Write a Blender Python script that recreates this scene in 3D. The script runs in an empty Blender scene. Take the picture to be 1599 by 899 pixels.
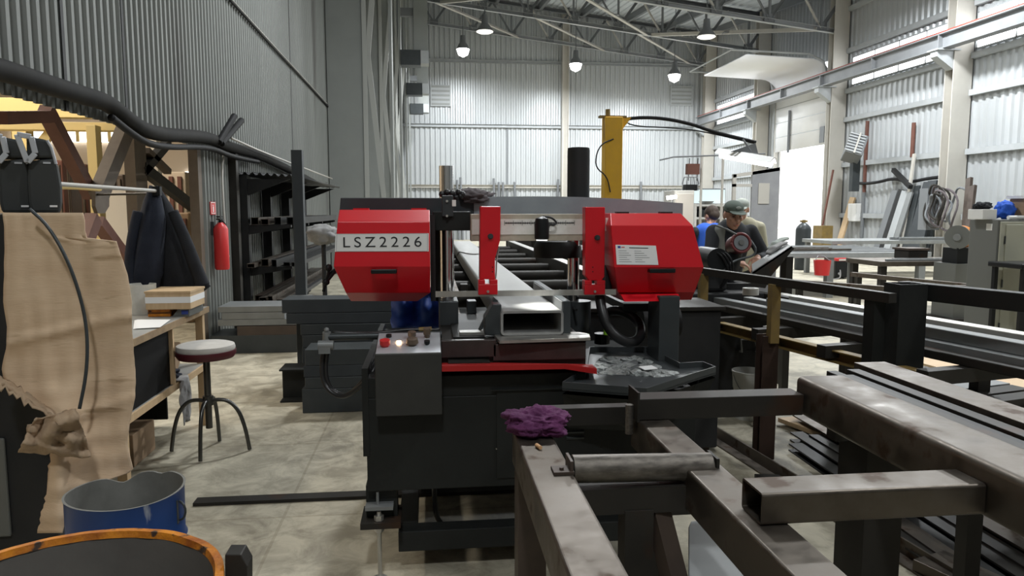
import bpy, bmesh, math, random
from mathutils import Vector, Matrix, noise, Euler
random.seed(7)
SC = bpy.context.scene
COL = SC.collection
PI = math.pi
# ---------------------------------------------------------------- camera
FW, FH, FPX = 1599, 899, 1150.0
CZ = 1.55
PITCH = math.radians(6.06)
YAW = math.atan(.113 * math.cos(PITCH))
_F = Vector((math.sin(YAW)*math.cos(PITCH), math.cos(YAW)*math.cos(PITCH), -math.sin(PITCH)))
_R = Vector((math.cos(YAW), -math.sin(YAW), 0))
_U = _R.cross(_F)
cam_d = bpy.data.cameras.new('camera')
cam_d.sensor_width = 36.0
cam_d.lens = 36.0 * FPX / FW
cam_d.clip_start = .05
cam_d.clip_end = 300
cam = bpy.data.objects.new('camera', cam_d)
COL.objects.link(cam)
cam.matrix_world = Matrix(((_R.x, _U.x, -_F.x, 0), (_R.y, _U.y, -_F.y, 0), (_R.z, _U.z, -_F.z, CZ), (0, 0, 0, 1)))
SC.camera = cam
def ray(x, y):
    return _F + _R*((x-799.5)/FPX) + _U*((449.5-y)/FPX)
def PY(x, y, Y):
    d = ray(x, y); t = Y/d.y
    return Vector((d.x*t, Y, CZ+d.z*t))
def PZ(x, y, Z):
    d = ray(x, y); t = (Z-CZ)/d.z
    return Vector((d.x*t, d.y*t, Z))
def PX(x, y, X):
    d = ray(x, y); t = X/d.x
    return Vector((X, d.y*t, CZ+d.z*t))
def RC(x0, y0, x1, y1, Y):
    """width and height range, at depth Y, of a thing measured in the photograph"""
    xm, ym = (x0+x1)/2, (y0+y1)/2
    return PY(x0, ym, Y).x, PY(x1, ym, Y).x, PY(xm, y1, Y).z, PY(xm, y0, Y).z
# ---------------------------------------------------------------- materials
M = {}
def mat(name, col, rough=.5, metal=0., col2=None, scale=6., amt=.5, bump=0., bscale=None, stretch=(1, 1, 1), emit=None, estr=0., trans=0., spots=None, rough2=None):
    m = bpy.data.materials.new(name); m.use_nodes = True
    nt = m.node_tree; N = nt.nodes; L = nt.links
    b = N['Principled BSDF']
    b.inputs['Base Color'].default_value = (*col, 1)
    b.inputs['Roughness'].default_value = rough
    b.inputs['Metallic'].default_value = metal
    if trans: b.inputs['Transmission Weight'].default_value = trans
    if emit:
        b.inputs['Emission Color'].default_value = (*emit, 1)
        b.inputs['Emission Strength'].default_value = estr
    if col2 or bump or rough2:
        tc = N.new('ShaderNodeTexCoord'); mp = N.new('ShaderNodeMapping')
        mp.inputs['Scale'].default_value = stretch
        L.new(tc.outputs['Object'], mp.inputs['Vector'])
        nz = N.new('ShaderNodeTexNoise'); nz.inputs['Scale'].default_value = scale
        nz.inputs['Detail'].default_value = 6; nz.inputs['Roughness'].default_value = .62
        L.new(mp.outputs['Vector'], nz.inputs['Vector'])
        if col2:
            rp = N.new('ShaderNodeValToRGB')
            rp.color_ramp.elements[0].position = .5-.32*amt-.02; rp.color_ramp.elements[1].position = .5+.32*amt+.02
            rp.color_ramp.elements[0].color = (*col, 1); rp.color_ramp.elements[1].color = (*col2, 1)
            L.new(nz.outputs['Fac'], rp.inputs['Fac'])
            out = rp.outputs['Color']
            if spots:
                n2 = N.new('ShaderNodeTexNoise'); n2.inputs['Scale'].default_value = spots[1]; n2.inputs['Detail'].default_value = 4
                L.new(mp.outputs['Vector'], n2.inputs['Vector'])
                r2 = N.new('ShaderNodeValToRGB'); r2.color_ramp.elements[0].position = spots[2]; r2.color_ramp.elements[1].position = spots[2]+.08
                L.new(n2.outputs['Fac'], r2.inputs['Fac'])
                mx = N.new('ShaderNodeMixRGB'); mx.inputs['Color2'].default_value = (*spots[0], 1)
                L.new(r2.outputs['Color'], mx.inputs['Fac']); L.new(out, mx.inputs['Color1']); out = mx.outputs['Color']
            L.new(out, b.inputs['Base Color'])
        if rough2:
            mr = N.new('ShaderNodeMapRange'); mr.inputs['From Min'].default_value = .35; mr.inputs['From Max'].default_value = .65
            mr.inputs['To Min'].default_value = rough; mr.inputs['To Max'].default_value = rough2
            L.new(nz.outputs['Fac'], mr.inputs['Value']); L.new(mr.outputs['Result'], b.inputs['Roughness'])
        if bump:
            n3 = N.new('ShaderNodeTexNoise'); n3.inputs['Scale'].default_value = bscale or scale*3
            n3.inputs['Detail'].default_value = 4
            L.new(mp.outputs['Vector'], n3.inputs['Vector'])
            bp = N.new('ShaderNodeBump'); bp.inputs['Strength'].default_value = bump; bp.inputs['Distance'].default_value = .01
            L.new(n3.outputs['Fac'], bp.inputs['Height']); L.new(bp.outputs['Normal'], b.inputs['Normal'])
    M[name] = m
    return m
mat('dark_paint', (.017, .018, .0175), .45, col2=(.023, .025, .0235), scale=3, bump=.06, bscale=60)
mat('gunmetal', (.05, .057, .06), .38, .25, col2=(.065, .072, .075), scale=4)
mat('slate_paint', (.040, .046, .051), .45, col2=(.055, .062, .067), scale=3)
mat('panel_grey', (.040, .040, .037), .5, col2=(.050, .050, .046), scale=5)
mat('red_paint', (.60, .006, .014), .33, col2=(.66, .008, .018), scale=2)
mat('red_dull', (.42, .012, .012), .45)
mat('mill_steel', (.085, .073, .060), .36, .9, col2=(.19, .165, .14), scale=9, amt=.9, spots=((.085, .058, .042), 9, .60), rough2=.62)
mat('dark_steel', (.022, .021, .019), .48, .2, col2=(.042, .038, .033), scale=4, amt=.9, spots=((.05, .028, .018), 3, .62))
mat('brown_steel', (.055, .040, .033), .5, .3, col2=(.10, .074, .058), scale=6, amt=.9)
mat('bright_steel', (.50, .49, .46), .33, .9, col2=(.62, .61, .58), scale=8, amt=.8, stretch=(6, 1, 1), rough2=.48)
mat('tube_steel', (.27, .27, .26), .42, .4, col2=(.37, .37, .36), scale=5, amt=.9, stretch=(5, .6, 5), rough2=.55)
mat('grey_steel', (.17, .18, .18), .45, .3, col2=(.27, .28, .28), scale=4, amt=.9, rough2=.55)
mat('chrome', (.75, .75, .76), .12, 1.)
mat('roller_steel', (.07, .062, .055), .36, .7, col2=(.26, .235, .205), scale=26, amt=.8, stretch=(1, 3, 3), rough2=.55)
mat('black_rubber', (.018, .018, .019), .38)
mat('black_plastic', (.013, .014, .015), .38)
mat('black_cloth', (.010, .011, .014), .9, col2=(.017, .019, .024), scale=9, bump=.3, bscale=200)
mat('navy_cloth', (.008, .011, .022), .9, col2=(.016, .021, .036), scale=9, bump=.3, bscale=200)
mat('white_paint', (.75, .75, .73), .5)
mat('paper', (.80, .80, .79), .7)
mat('ink', (.012, .012, .014), .6)
mat('blue_ink', (.03, .06, .30), .6)
mat('blue_paint', (.008, .040, .17), .4, col2=(.012, .055, .21), scale=4, spots=((.45, .48, .52), 13, .66), rough2=.5, stretch=(1, 1, .3))
mat('blue_tarp', (.02, .085, .46), .6, col2=(.028, .11, .55), scale=5)
mat('blue_cloth', (.02, .10, .52), .85)
mat('orange_rust', (.70, .25, .012), .6, col2=(.34, .09, .008), scale=16, amt=.45, bump=.4, spots=((.05, .03, .02), 30, .58))
mat('drum_inside', (.11, .104, .096), .6, col2=(.16, .15, .135), scale=5, amt=.9, bump=.15)
mat('drum_grey', (.13, .13, .12), .6, col2=(.26, .26, .24), scale=7, amt=.9)
mat('cardboard', (.60, .43, .28), .85, col2=(.71, .54, .37), scale=4, amt=.7, bump=.15, bscale=30, stretch=(1, 1, 6), spots=((.42, .29, .17), 3.2, .64))
mat('cardboard_torn', (.50, .38, .26), .9, col2=(.36, .25, .16), scale=14, amt=.8, bump=.4)
mat('wood', (.48, .33, .18), .65, col2=(.62, .45, .27), scale=4, stretch=(10, 10, 1), amt=.8)
mat('wood_edge', (.40, .28, .15), .7, col2=(.18, .12, .07), scale=12, amt=.9)
mat('plywood', (.62, .43, .25), .6, col2=(.70, .52, .33), scale=2.5, stretch=(1, 6, 1), amt=.8)
mat('worktop', (.24, .24, .23), .6, col2=(.33, .33, .31), scale=5)
mat('bench_black', (.006, .006, .006), .85)
mat('case_grey', (.042, .045, .044), .6)
mat('bow_grey', (.27, .305, .335), .36, .1, col2=(.33, .365, .395), scale=7)
mat('leaf_grey', (.27, .275, .29), .5, col2=(.34, .345, .36), scale=3)
mat('bed_brown', (.05, .042, .040), .35, .5, col2=(.085, .07, .066), scale=7)
mat('dull_red', (.16, .028, .028), .5)
mat('leg_brown', (.035, .022, .017), .55, .2, col2=(.055, .034, .026), scale=5)
mat('yellow_paint', (.74, .42, .02), .5, col2=(.66, .37, .03), scale=5, spots=((.2, .13, .05), 8, .66))
mat('pale_yellow', (.74, .58, .26), .6)
mat('ochre_post', (.24, .16, .04), .6, col2=(.16, .11, .04), scale=6)
mat('oxide_red', (.12, .045, .03), .6, col2=(.17, .065, .045), scale=5)
mat('lattice_brown', (.10, .075, .055), .6, col2=(.14, .11, .08), scale=5)
mat('beige_wall', (.60, .50, .38), .8, col2=(.66, .56, .44), scale=1)
mat('warm_white', (.70, .66, .60), .7)
mat('column_grey', (.25, .265, .255), .55, col2=(.285, .30, .29), scale=1.2)
mat('column_beige', (.47, .45, .41), .6, col2=(.54, .52, .47), scale=1.2)
mat('truss_paint', (.17, .18, .19), .55)
mat('truss_light', (.52, .50, .46), .55)
mat('edge_grey', (.40, .41, .39), .55)
mat('crane_grey', (.20, .21, .22), .5, col2=(.25, .26, .27), scale=2)
mat('door_white', (.84, .85, .87), .5)
mat('beam_grey', (.36, .38, .39), .5, col2=(.42, .44, .45), scale=2)
mat('rail_red', (.30, .07, .05), .6)
mat('crate_wood', (.30, .20, .12), .7, col2=(.38, .26, .16), scale=5)
mat('cabinet_olive', (.40, .40, .32), .5, col2=(.44, .44, .36), scale=2)
mat('cabinet_dark', (.13, .135, .125), .5)
mat('table_white', (.25, .265, .265), .45, .2, col2=(.33, .34, .34), scale=5)
mat('plastic_white', (.66, .66, .62), .45, col2=(.5, .5, .46), scale=6)
mat('plastic_silver', (.50, .52, .55), .35, .3)
mat('maroon_vinyl', (.085, .012, .018), .45)
mat('stool_seat', (.46, .44, .41), .7, col2=(.60, .58, .54), scale=12, amt=.9)
mat('stool_metal', (.10, .10, .095), .3, .85)
mat('purple_cloth', (.075, .014, .062), .92, col2=(.13, .028, .105), scale=10, bump=.4, bscale=120)
mat('grey_rag', (.09, .075, .08), .92, col2=(.16, .14, .145), scale=12, amt=.8, bump=.3, bscale=90)
mat('pale_rag', (.36, .35, .34), .9, col2=(.22, .22, .22), scale=9)
mat('lamp_glow', (1, 1, 1), .5, emit=(1., .98, .93), estr=22)
mat('tube_glow', (1, 1, 1), .5, emit=(1., .97, .90), estr=30)
mat('pilot_glow', (1, .6, .3), .5, emit=(1., .62, .35), estr=14)
mat('work_glow', (1, 1, 1), .5, emit=(1., 1., .95), estr=5)
mat('window_glow', (1, 1, 1), .5, emit=(.96, .98, 1.), estr=3.2)
mat('screen_glow', (.4, .5, .5), .4, emit=(.85, .95, .96), estr=.55)
mat('skin', (.44, .24, .17), .55, col2=(.50, .28, .20), scale=9)
mat('hair', (.035, .022, .016), .7)
mat('cap_green', (.10, .125, .105), .85)
mat('cap_pale', (.33, .36, .33), .85)
mat('coat_grey', (.16, .165, .15), .9)
mat('coat_sand', (.42, .40, .30), .9)
mat('swarf', (.17, .185, .18), .5, .5, col2=(.4, .42, .41), scale=60, amt=.6, bump=.8, bscale=140)
mat('brown_knob', (.11, .08, .055), .5)
mat('green_plastic', (.25, .55, .02), .5)
mat('white_wall', (.68, .67, .63), .7)
mat('sand_ground', (.55, .53, .50), .9)
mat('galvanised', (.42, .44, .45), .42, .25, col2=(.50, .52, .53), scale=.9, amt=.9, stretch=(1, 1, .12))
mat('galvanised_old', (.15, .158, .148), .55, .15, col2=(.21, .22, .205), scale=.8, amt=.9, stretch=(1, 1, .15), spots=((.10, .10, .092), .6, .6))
mat('rack_black', (.018, .019, .020), .5, col2=(.03, .03, .03), scale=3)
mat('wall_plaster_dark', (.20, .20, .19), .7)
mat('roof_sheet', (.56, .60, .64), .5, .0, col2=(.62, .66, .70), scale=1)
mat('signal_red', (.60, .03, .03), .4)
mat('label_white', (.85, .84, .80), .5, col2=(.74, .72, .66), scale=20)
mat('scale_beige', (.62, .57, .46), .5, .0, col2=(.30, .26, .20), scale=9, amt=.9)
mat('eyes', (.03, .02, .015), .3)
mat('cable_black', (.012, .012, .013), .6)
mat('duct_black', (.011, .011, .011), .75, col2=(.020, .019, .017), scale=7)
mat('straw', (.62, .36, .18), .7)

for k_ in ('dark_paint', 'rack_black', 'dark_steel', 'panel_grey', 'gunmetal', 'bench_black', 'case_grey', 'black_plastic', 'duct_black', 'slate_paint', 'cable_black', 'leg_brown'):
    M[k_].node_tree.nodes['Principled BSDF'].inputs['Specular IOR Level'].default_value = .22
def concrete():
    m = bpy.data.materials.new('concrete_floor'); m.use_nodes = True
    nt = m.node_tree; N = nt.nodes; L = nt.links; b = N['Principled BSDF']
    tc = N.new('ShaderNodeTexCoord')
    n1 = N.new('ShaderNodeTexNoise'); n1.inputs['Scale'].default_value = 1.3; n1.inputs['Detail'].default_value = 8; n1.inputs['Roughness'].default_value = .65
    n2 = N.new('ShaderNodeTexNoise'); n2.inputs['Scale'].default_value = 4.5; n2.inputs['Detail'].default_value = 8; n2.inputs['Roughness'].default_value = .7
    n2.inputs['Distortion'].default_value = .6
    for n in (n1, n2): L.new(tc.outputs['Object'], n.inputs['Vector'])
    r1 = N.new('ShaderNodeValToRGB'); e = r1.color_ramp.elements
    e[0].position = .36; e[0].color = (.17, .153, .108, 1); e[1].position = .64; e[1].color = (.45, .42, .33, 1)
    r2 = N.new('ShaderNodeValToRGB'); e = r2.color_ramp.elements
    e[0].position = .40; e[0].color = (.30, .265, .195, 1); e[1].position = .60; e[1].color = (.73, .67, .52, 1)
    L.new(n1.outputs['Fac'], r1.inputs['Fac']); L.new(n2.outputs['Fac'], r2.inputs['Fac'])
    mx = N.new('ShaderNodeMixRGB'); mx.inputs['Fac'].default_value = .5
    L.new(r1.outputs['Color'], mx.inputs['Color1']); L.new(r2.outputs['Color'], mx.inputs['Color2'])
    br = N.new('ShaderNodeTexBrick'); br.offset = 0; br.inputs['Scale'].default_value = 1
    br.inputs['Mortar Size'].default_value = .008; br.inputs['Brick Width'].default_value = 2.4; br.inputs['Row Height'].default_value = 1.2
    br.inputs['Color1'].default_value = (1, 1, 1, 1); br.inputs['Color2'].default_value = (.94, .94, .94, 1); br.inputs['Mortar'].default_value = (.74, .72, .68, 1)
    L.new(tc.outputs['Object'], br.inputs['Vector'])
    m2 = N.new('ShaderNodeMixRGB'); m2.blend_type = 'MULTIPLY'; m2.inputs['Fac'].default_value = .8
    L.new(mx.outputs['Color'], m2.inputs['Color1']); L.new(br.outputs['Color'], m2.inputs['Color2'])
    L.new(m2.outputs['Color'], b.inputs['Base Color'])
    mr = N.new('ShaderNodeMapRange'); mr.inputs['To Min'].default_value = .42; mr.inputs['To Max'].default_value = .72
    L.new(n2.outputs['Fac'], mr.inputs['Value']); L.new(mr.outputs['Result'], b.inputs['Roughness'])
    bp = N.new('ShaderNodeBump'); bp.inputs['Strength'].default_value = .15; bp.inputs['Distance'].default_value = .01
    L.new(n2.outputs['Fac'], bp.inputs['Height']); L.new(bp.outputs['Normal'], b.inputs['Normal'])
    M['concrete_floor'] = m
concrete()
# ---------------------------------------------------------------- object helpers
WPOS = {}
def tag(o, label=None, cat=None, group=None, kind=None):
    if label: o['label'] = label
    if cat: o['category'] = cat
    if group: o['group'] = group
    if kind: o['kind'] = kind
    return o
def thing(name, label, cat, loc, group=None):
    o = bpy.data.objects.new(name, None); COL.objects.link(o)
    o.empty_display_size = .1
    o.location = Vector(loc); WPOS[o.name] = Vector(loc)
    return tag(o, label, cat, group)
def perp(d, up=(0, 0, 1)):
    d = Vector(d).normalized(); up = Vector(up)
    s = d.cross(up)
    if s.length < 1e-4: s = d.cross(Vector((0, 1, 0)))
    s.normalize()
    return s, s.cross(d).normalized()
class MB:
    def __init__(self): self.bm = bmesh.new()
    def faces(self, vs, fs):
        v = [self.bm.verts.new(p) for p in vs]
        for f in fs:
            try: self.bm.faces.new([v[i] for i in f])
            except ValueError: pass
        return self
    def box(self, x0, y0, z0, x1, y1, z1):
        x0, x1 = sorted((x0, x1)); y0, y1 = sorted((y0, y1)); z0, z1 = sorted((z0, z1))
        return self.faces([(x0,y0,z0),(x1,y0,z0),(x1,y1,z0),(x0,y1,z0),(x0,y0,z1),(x1,y0,z1),(x1,y1,z1),(x0,y1,z1)],
                          [(3,2,1,0),(4,5,6,7),(0,1,5,4),(1,2,6,5),(2,3,7,6),(3,0,4,7)])
    def obox(self, c, s, rot=(0, 0, 0)):
        R = Euler(rot).to_matrix(); c = Vector(c)
        P = [c + R @ Vector((a*s[0]/2, b*s[1]/2, d*s[2]/2)) for d in (-1, 1) for a, b in ((-1,-1),(1,-1),(1,1),(-1,1))]
        return self.faces(P, [(3,2,1,0),(4,5,6,7),(0,1,5,4),(1,2,6,5),(2,3,7,6),(3,0,4,7)])
    def sweep(self, p0, p1, poly, up=(0, 0, 1), caps=True):
        p0, p1 = Vector(p0), Vector(p1); s, u = perp(p1-p0, up); n = len(poly)
        vs = [p + s*a + u*b for p in (p0, p1) for a, b in poly]
        fs = [(i, (i+1) % n, n+(i+1) % n, n+i) for i in range(n)]
        if caps: fs += [tuple(range(n-1, -1, -1)), tuple(range(n, 2*n))]
        return self.faces(vs, fs)
    def beam(self, p0, p1, w, h, up=(0, 0, 1)):
        return self.sweep(p0, p1, [(-w/2,-h/2),(w/2,-h/2),(w/2,h/2),(-w/2,h/2)], up)
    def ibeam(self, p0, p1, h, w, t=.01, up=(0, 0, 1)):
        a, b, c = w/2, h/2, t/2
        return self.sweep(p0, p1, [(-a,-b),(a,-b),(a,-b+t),(c,-b+t),(c,b-t),(a,b-t),(a,b),(-a,b),(-a,b-t),(-c,b-t),(-c,-b+t),(-a,-b+t)], up)
    def angle(self, p0, p1, w, h, t=.006, up=(0, 0, 1)):
        return self.sweep(p0, p1, [(-w/2,-h/2),(w/2,-h/2),(w/2,-h/2+t),(-w/2+t,-h/2+t),(-w/2+t,h/2),(-w/2,h/2)], up)
    def channel(self, p0, p1, w, h, t=.008, up=(0, 0, 1)):
        a, b = w/2, h/2
        return self.sweep(p0, p1, [(-a,-b),(a,-b),(a,-b+t),(-a+t,-b+t),(-a+t,b-t),(a,b-t),(a,b),(-a,b)], up)
    def htube(self, p0, p1, w, h, t=.006, up=(0, 0, 1), rc=.0):
        p0, p1 = Vector(p0), Vector(p1); s, u = perp(p1-p0, up)
        def ring(a, b, r):
            if r <= 0: return [(-a,-b),(a,-b),(a,b),(-a,b)]
            o = []
            for cx, cy, a0 in ((a-r,-b+r,-PI/2),(a-r,b-r,0),(-a+r,b-r,PI/2),(-a+r,-b+r,PI)):
                for k in range(5):
                    q = a0+k*PI/8; o.append((cx+r*math.cos(q), cy+r*math.sin(q)))
            return o
        o = ring(w/2, h/2, rc); i = ring(w/2-t, h/2-t, max(rc-t, .001) if rc else 0); n = len(o)
        vs = [p + s*a + u*b for p in (p0, p1) for pl in (o, i) for a, b in pl]
        fs = []
        for k in range(n):
            j = (k+1) % n
            fs += [(k, j, 2*n+j, 2*n+k), (n+j, n+k, 3*n+k, 3*n+j), (j, k, n+k, n+j), (2*n+k, 2*n+j, 3*n+j, 3*n+k)]
        return self.faces(vs, fs)
    def cyl(self, p0, p1, r, seg=20, r2=None, caps=True):
        p0, p1 = Vector(p0), Vector(p1); s, u = perp(p1-p0); r2 = r if r2 is None else r2
        vs = []
        for p, q in ((p0, r), (p1, r2)):
            for k in range(seg):
                a = 2*PI*k/seg; vs.append(p + s*(q*math.cos(a)) + u*(q*math.sin(a)))
        fs = [(k, (k+1) % seg, seg+(k+1) % seg, seg+k) for k in range(seg)]
        if caps: fs += [tuple(range(seg-1, -1, -1)), tuple(range(seg, 2*seg))]
        return self.faces(vs, fs)
    def tube(self, pts, r, seg=10, smooth=0):
        P = [Vector(p) for p in pts]
        for _ in range(smooth):
            Q = [P[0]]
            for a, b in zip(P, P[1:]): Q += [a.lerp(b, .25), a.lerp(b, .75)]
            P = Q+[P[-1]]
        rr = r if callable(r) else (lambda t: r)
        vs = []; n = len(P); side = None
        for i, p in enumerate(P):
            d = (P[min(i+1, n-1)]-P[max(i-1, 0)])
            if d.length < 1e-9: d = Vector((0, 0, 1))
            d.normalize()
            if side is None: side = perp(d)[0]
            side = side - d*side.dot(d)
            side = side.normalized() if side.length > 1e-6 else perp(d)[0]
            u = side.cross(d); q = rr(i/(n-1))
            for k in range(seg):
                a = 2*PI*k/seg; vs.append(p + side*(q*math.cos(a)) + u*(q*math.sin(a)))
        fs = [(i*seg+k, i*seg+(k+1) % seg, (i+1)*seg+(k+1) % seg, (i+1)*seg+k) for i in range(n-1) for k in range(seg)]
        fs += [tuple(range(seg-1, -1, -1)), tuple(range((n-1)*seg, n*seg))]
        return self.faces(vs, fs)
    def prism(self, pts, ext):
        P = [Vector(p) for p in pts]; e = Vector(ext); n = len(P)
        return self.faces(P+[p+e for p in P], [tuple(range(n-1, -1, -1)), tuple(range(n, 2*n))]+[(i, (i+1) % n, n+(i+1) % n, n+i) for i in range(n)])
    def loft(self, rows, closed=False, caps=False):
        n = len(rows[0]); vs = [p for r in rows for p in r]; fs = []
        for i in range(len(rows)-1):
            for k in range(n if closed else n-1):
                j = (k+1) % n; fs.append((i*n+k, i*n+j, (i+1)*n+j, (i+1)*n+k))
        if caps: fs += [tuple(range(n-1, -1, -1)), tuple(range((len(rows)-1)*n, len(rows)*n))]
        return self.faces(vs, fs)
    def lathe(self, c, prof, seg=32, wob=None, caps=True):
        c = Vector(c); vs = []
        for r, z in prof:
            for k in range(seg):
                a = 2*PI*k/seg; q = r*(wob(a, z) if wob else 1)
                vs.append(c+Vector((q*math.cos(a), q*math.sin(a), z)))
        n = len(prof); fs = [(i*seg+k, i*seg+(k+1) % seg, (i+1)*seg+(k+1) % seg, (i+1)*seg+k) for i in range(n-1) for k in range(seg)]
        if caps and prof[0][0] > .0005: fs.append(tuple(range(seg-1, -1, -1)))
        if caps and prof[-1][0] > .0005: fs.append(tuple(range((n-1)*seg, n*seg)))
        return self.faces(vs, fs)
    def ball(self, c, r, sub=3, rot=None):
        r = (r, r, r) if isinstance(r, (int, float)) else r
        R = Euler(rot).to_matrix().to_4x4() if rot else Matrix.Identity(4)
        bmesh.ops.create_icosphere(self.bm, subdivisions=sub, radius=1, matrix=Matrix.Translation(Vector(c)) @ R @ Matrix.Diagonal((*r, 1)))
        return self
    def blob(self, c, r, seed=0, amp=.25, freq=2.2, sub=4, flat=None):
        c = Vector(c); t = bmesh.new(); bmesh.ops.create_icosphere(t, subdivisions=sub, radius=1)
        off = Vector((seed*3.7, seed*1.9, seed*5.1)); vs = []
        for v in t.verts:
            n = v.co.normalized()
            d = noise.noise(n*freq+off)
            rg = 1-2*abs(noise.noise(n*freq*1.9+off*2)); rg2 = 1-2*abs(noise.noise(n*freq*4+off))
            k = 1+amp*(d+.55*rg+.22*rg2-.35)
            p = Vector((n.x*r[0]*k, n.y*r[1]*k, n.z*r[2]*k))
            if flat is not None: p.z = max(p.z, flat)
            vs.append(c+p)
        t.verts.index_update()
        fs = [tuple(v.index for v in f.verts) for f in t.faces]; t.free()
        return self.faces(vs, fs)
    def build(self, name, m, parent=None, smooth=False, bevel=0., origin=None, seg=2):
        bm = self.bm
        bmesh.ops.recalc_face_normals(bm, faces=bm.faces)
        if parent is not None: og = WPOS[parent.name]
        elif origin is not None: og = Vector(origin)
        else:
            xs = [v.co for v in bm.verts]
            og = Vector(((min(v.x for v in xs)+max(v.x for v in xs))/2, (min(v.y for v in xs)+max(v.y for v in xs))/2, min(v.z for v in xs)))
        bmesh.ops.translate(bm, verts=bm.verts, vec=-og)
        me = bpy.data.meshes.new(name); bm.to_mesh(me); bm.free()
        me.materials.append(M[m])
        if smooth:
            for p in me.polygons: p.use_smooth = True
            if smooth != 'all': me.set_sharp_from_angle(angle=math.radians(38))
        o = bpy.data.objects.new(name, me); COL.objects.link(o)
        if parent is not None:
            o.parent = parent; WPOS[o.name] = og.copy()
        else:
            o.location = og; WPOS[o.name] = og.copy()
        if bevel:
            b = o.modifiers.new('bevel', 'BEVEL'); b.width = bevel; b.segments = seg; b.limit_method = 'ANGLE'; b.angle_limit = math.radians(40)
            b.harden_normals = False
        return o
def B(name, m, parent, *a, bevel=0.): return MB().box(*a).build(name, m, parent, bevel=bevel)
def dup(root, delta, label=None, group=None, rotz=0):
    c = root.copy(); COL.objects.link(c); c.location = root.location+Vector(delta); WPOS[c.name] = c.location.copy()
    if rotz: c.rotation_euler.z += rotz
    if label: c['label'] = label
    if group: c['group'] = group
    for ch in root.children:
        d = ch.copy(); COL.objects.link(d); d.parent = c
        for g in ch.children:
            e = g.copy(); COL.objects.link(e); e.parent = d
    return c
def text(name, s, m, parent, loc, size, rot, ext=.0008, spacing=1., xs=1., align='CENTER'):
    cu = bpy.data.curves.new(name, 'FONT'); cu.body = s; cu.size = size; cu.extrude = ext
    cu.align_x = align; cu.align_y = 'CENTER'; cu.space_character = spacing
    t = bpy.data.objects.new(name, cu); COL.objects.link(t)
    dg = bpy.context.evaluated_depsgraph_get()
    me = bpy.data.meshes.new_from_object(t.evaluated_get(dg))
    bpy.data.objects.remove(t); bpy.data.curves.remove(cu)
    me.name = name; me.materials.clear(); me.materials.append(M[m])
    Rm = rot.to_4x4() if isinstance(rot, Matrix) else Euler(rot).to_matrix().to_4x4()
    me.transform(Matrix.Translation(Vector(loc)-WPOS[parent.name]) @ Rm @ Matrix.Diagonal((xs, 1, 1, 1)))
    o = bpy.data.objects.new(name, me); COL.objects.link(o); o.parent = parent; WPOS[o.name] = WPOS[parent.name].copy()
    return o
# ================================================================ THE SETTING
def struct(name, mb, m, parent=None, **k):
    o = mb.build(name, m, parent, **k)
    if parent is None: o['kind'] = 'structure'
    return o
def corr(a, b, axis, z0, z1, pitch, depth, at, zt=None):
    """corrugated sheet running along axis from a to b, standing at `at`; trapezoid ribs face the hall (depth signed)"""
    pts = []; x = a; k = 0
    fr = (0, .34, .5, .84)
    while x < b:
        for i, q in enumerate(fr):
            xx = x+q*pitch
            if xx > b: break
            pts.append((xx, depth if i in (2, 3) else 0))
        x += pitch
    pts.append((b, 0))
    mb = MB(); lo = []; hi = []
    for p, d in pts:
        t = zt(p) if zt else z1
        if axis == 'x': lo.append((p, at+d, z0)); hi.append((p, at+d, t))
        else: lo.append((at+d, p, z0)); hi.append((at+d, p, t))
    mb.loft([lo, hi]); return mb
XR, YB, XL = 15.0, 38.5, -2.4
def zb(x, y): return 7.8 + max(0, y-25.6)*.095 + .12*(15-x)
def zr(x, y): return zb(x, y)+1.75
struct('floor', MB().box(-12, -5, -.2, XR+.3, YB+.3, 0), 'concrete_floor')
struct('trim_1', MB().box(XR+.3, 10, -.25, 60, 60, -.05), 'sand_ground')
# ceiling sheet: ribbed in y
mb = MB(); rows = []
ys = [-5, 25.6, YB+.3]
for y in ys:
    r = []
    x = -12.
    while x < XR+.3:
        for q, d in ((0, 0), (.12, 0), (.15, .05), (.27, .05)): r.append((x+q, y, zr(x+q, y)+d))
        x += .3
    rows.append(r)
mb.loft(rows)
ceil = struct('ceiling', mb, 'roof_sheet')
for k in range(8): # roof purlins belong to the ceiling
    x = -.9+2.2*k
    for y0, y1 in ((14, 25.6), (25.6, YB)):
        MB().beam((x, y0, zr(x, y0)-.15), (x, y1, zr(x, y1)-.15), .16, .30).build('purlin', 'truss_paint', ceil)
struct('wall_back', corr(-2.6, XR+.1, 'x', 0, 13, .26, -.05, YB), 'galvanised')
wr = MB()
struct('wall_right', corr(-5, 26.6, 'y', 0, 10.5, .27, -.05, XR), 'galvanised')
struct('wall_right', corr(30.6, YB, 'y', 0, 11.3, .27, -.05, XR), 'galvanised')
struct('wall_right', corr(26.6, 30.6, 'y', 7.1, 10.8, .27, -.05, XR), 'galvanised')
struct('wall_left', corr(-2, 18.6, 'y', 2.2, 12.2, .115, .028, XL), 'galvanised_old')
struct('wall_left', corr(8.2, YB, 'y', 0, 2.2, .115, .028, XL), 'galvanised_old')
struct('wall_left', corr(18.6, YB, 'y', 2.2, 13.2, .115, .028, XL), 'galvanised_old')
struct('wall_front', MB().box(-12, -5.2, 0, XR+.3, -5, 12), 'wall_plaster_dark')
struct('wall_outer', MB().box(-9.2, -5, 0, -9, 16, 12), 'beige_wall')
struct('wall_annex', MB().box(-9.2, 16, 0, -2.45, 16.15, 12), 'beige_wall')
# dark seams where sheets of the left wall overlap
for i, px in enumerate((98, 192, 452)):
    y = PX(px, 60, XL+.03).y
    struct('trim_%d' % (2+i), MB().box(XL+.028, y-.02, 2.2, XL+.034, y+.02, 12), 'rack_black')
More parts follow.
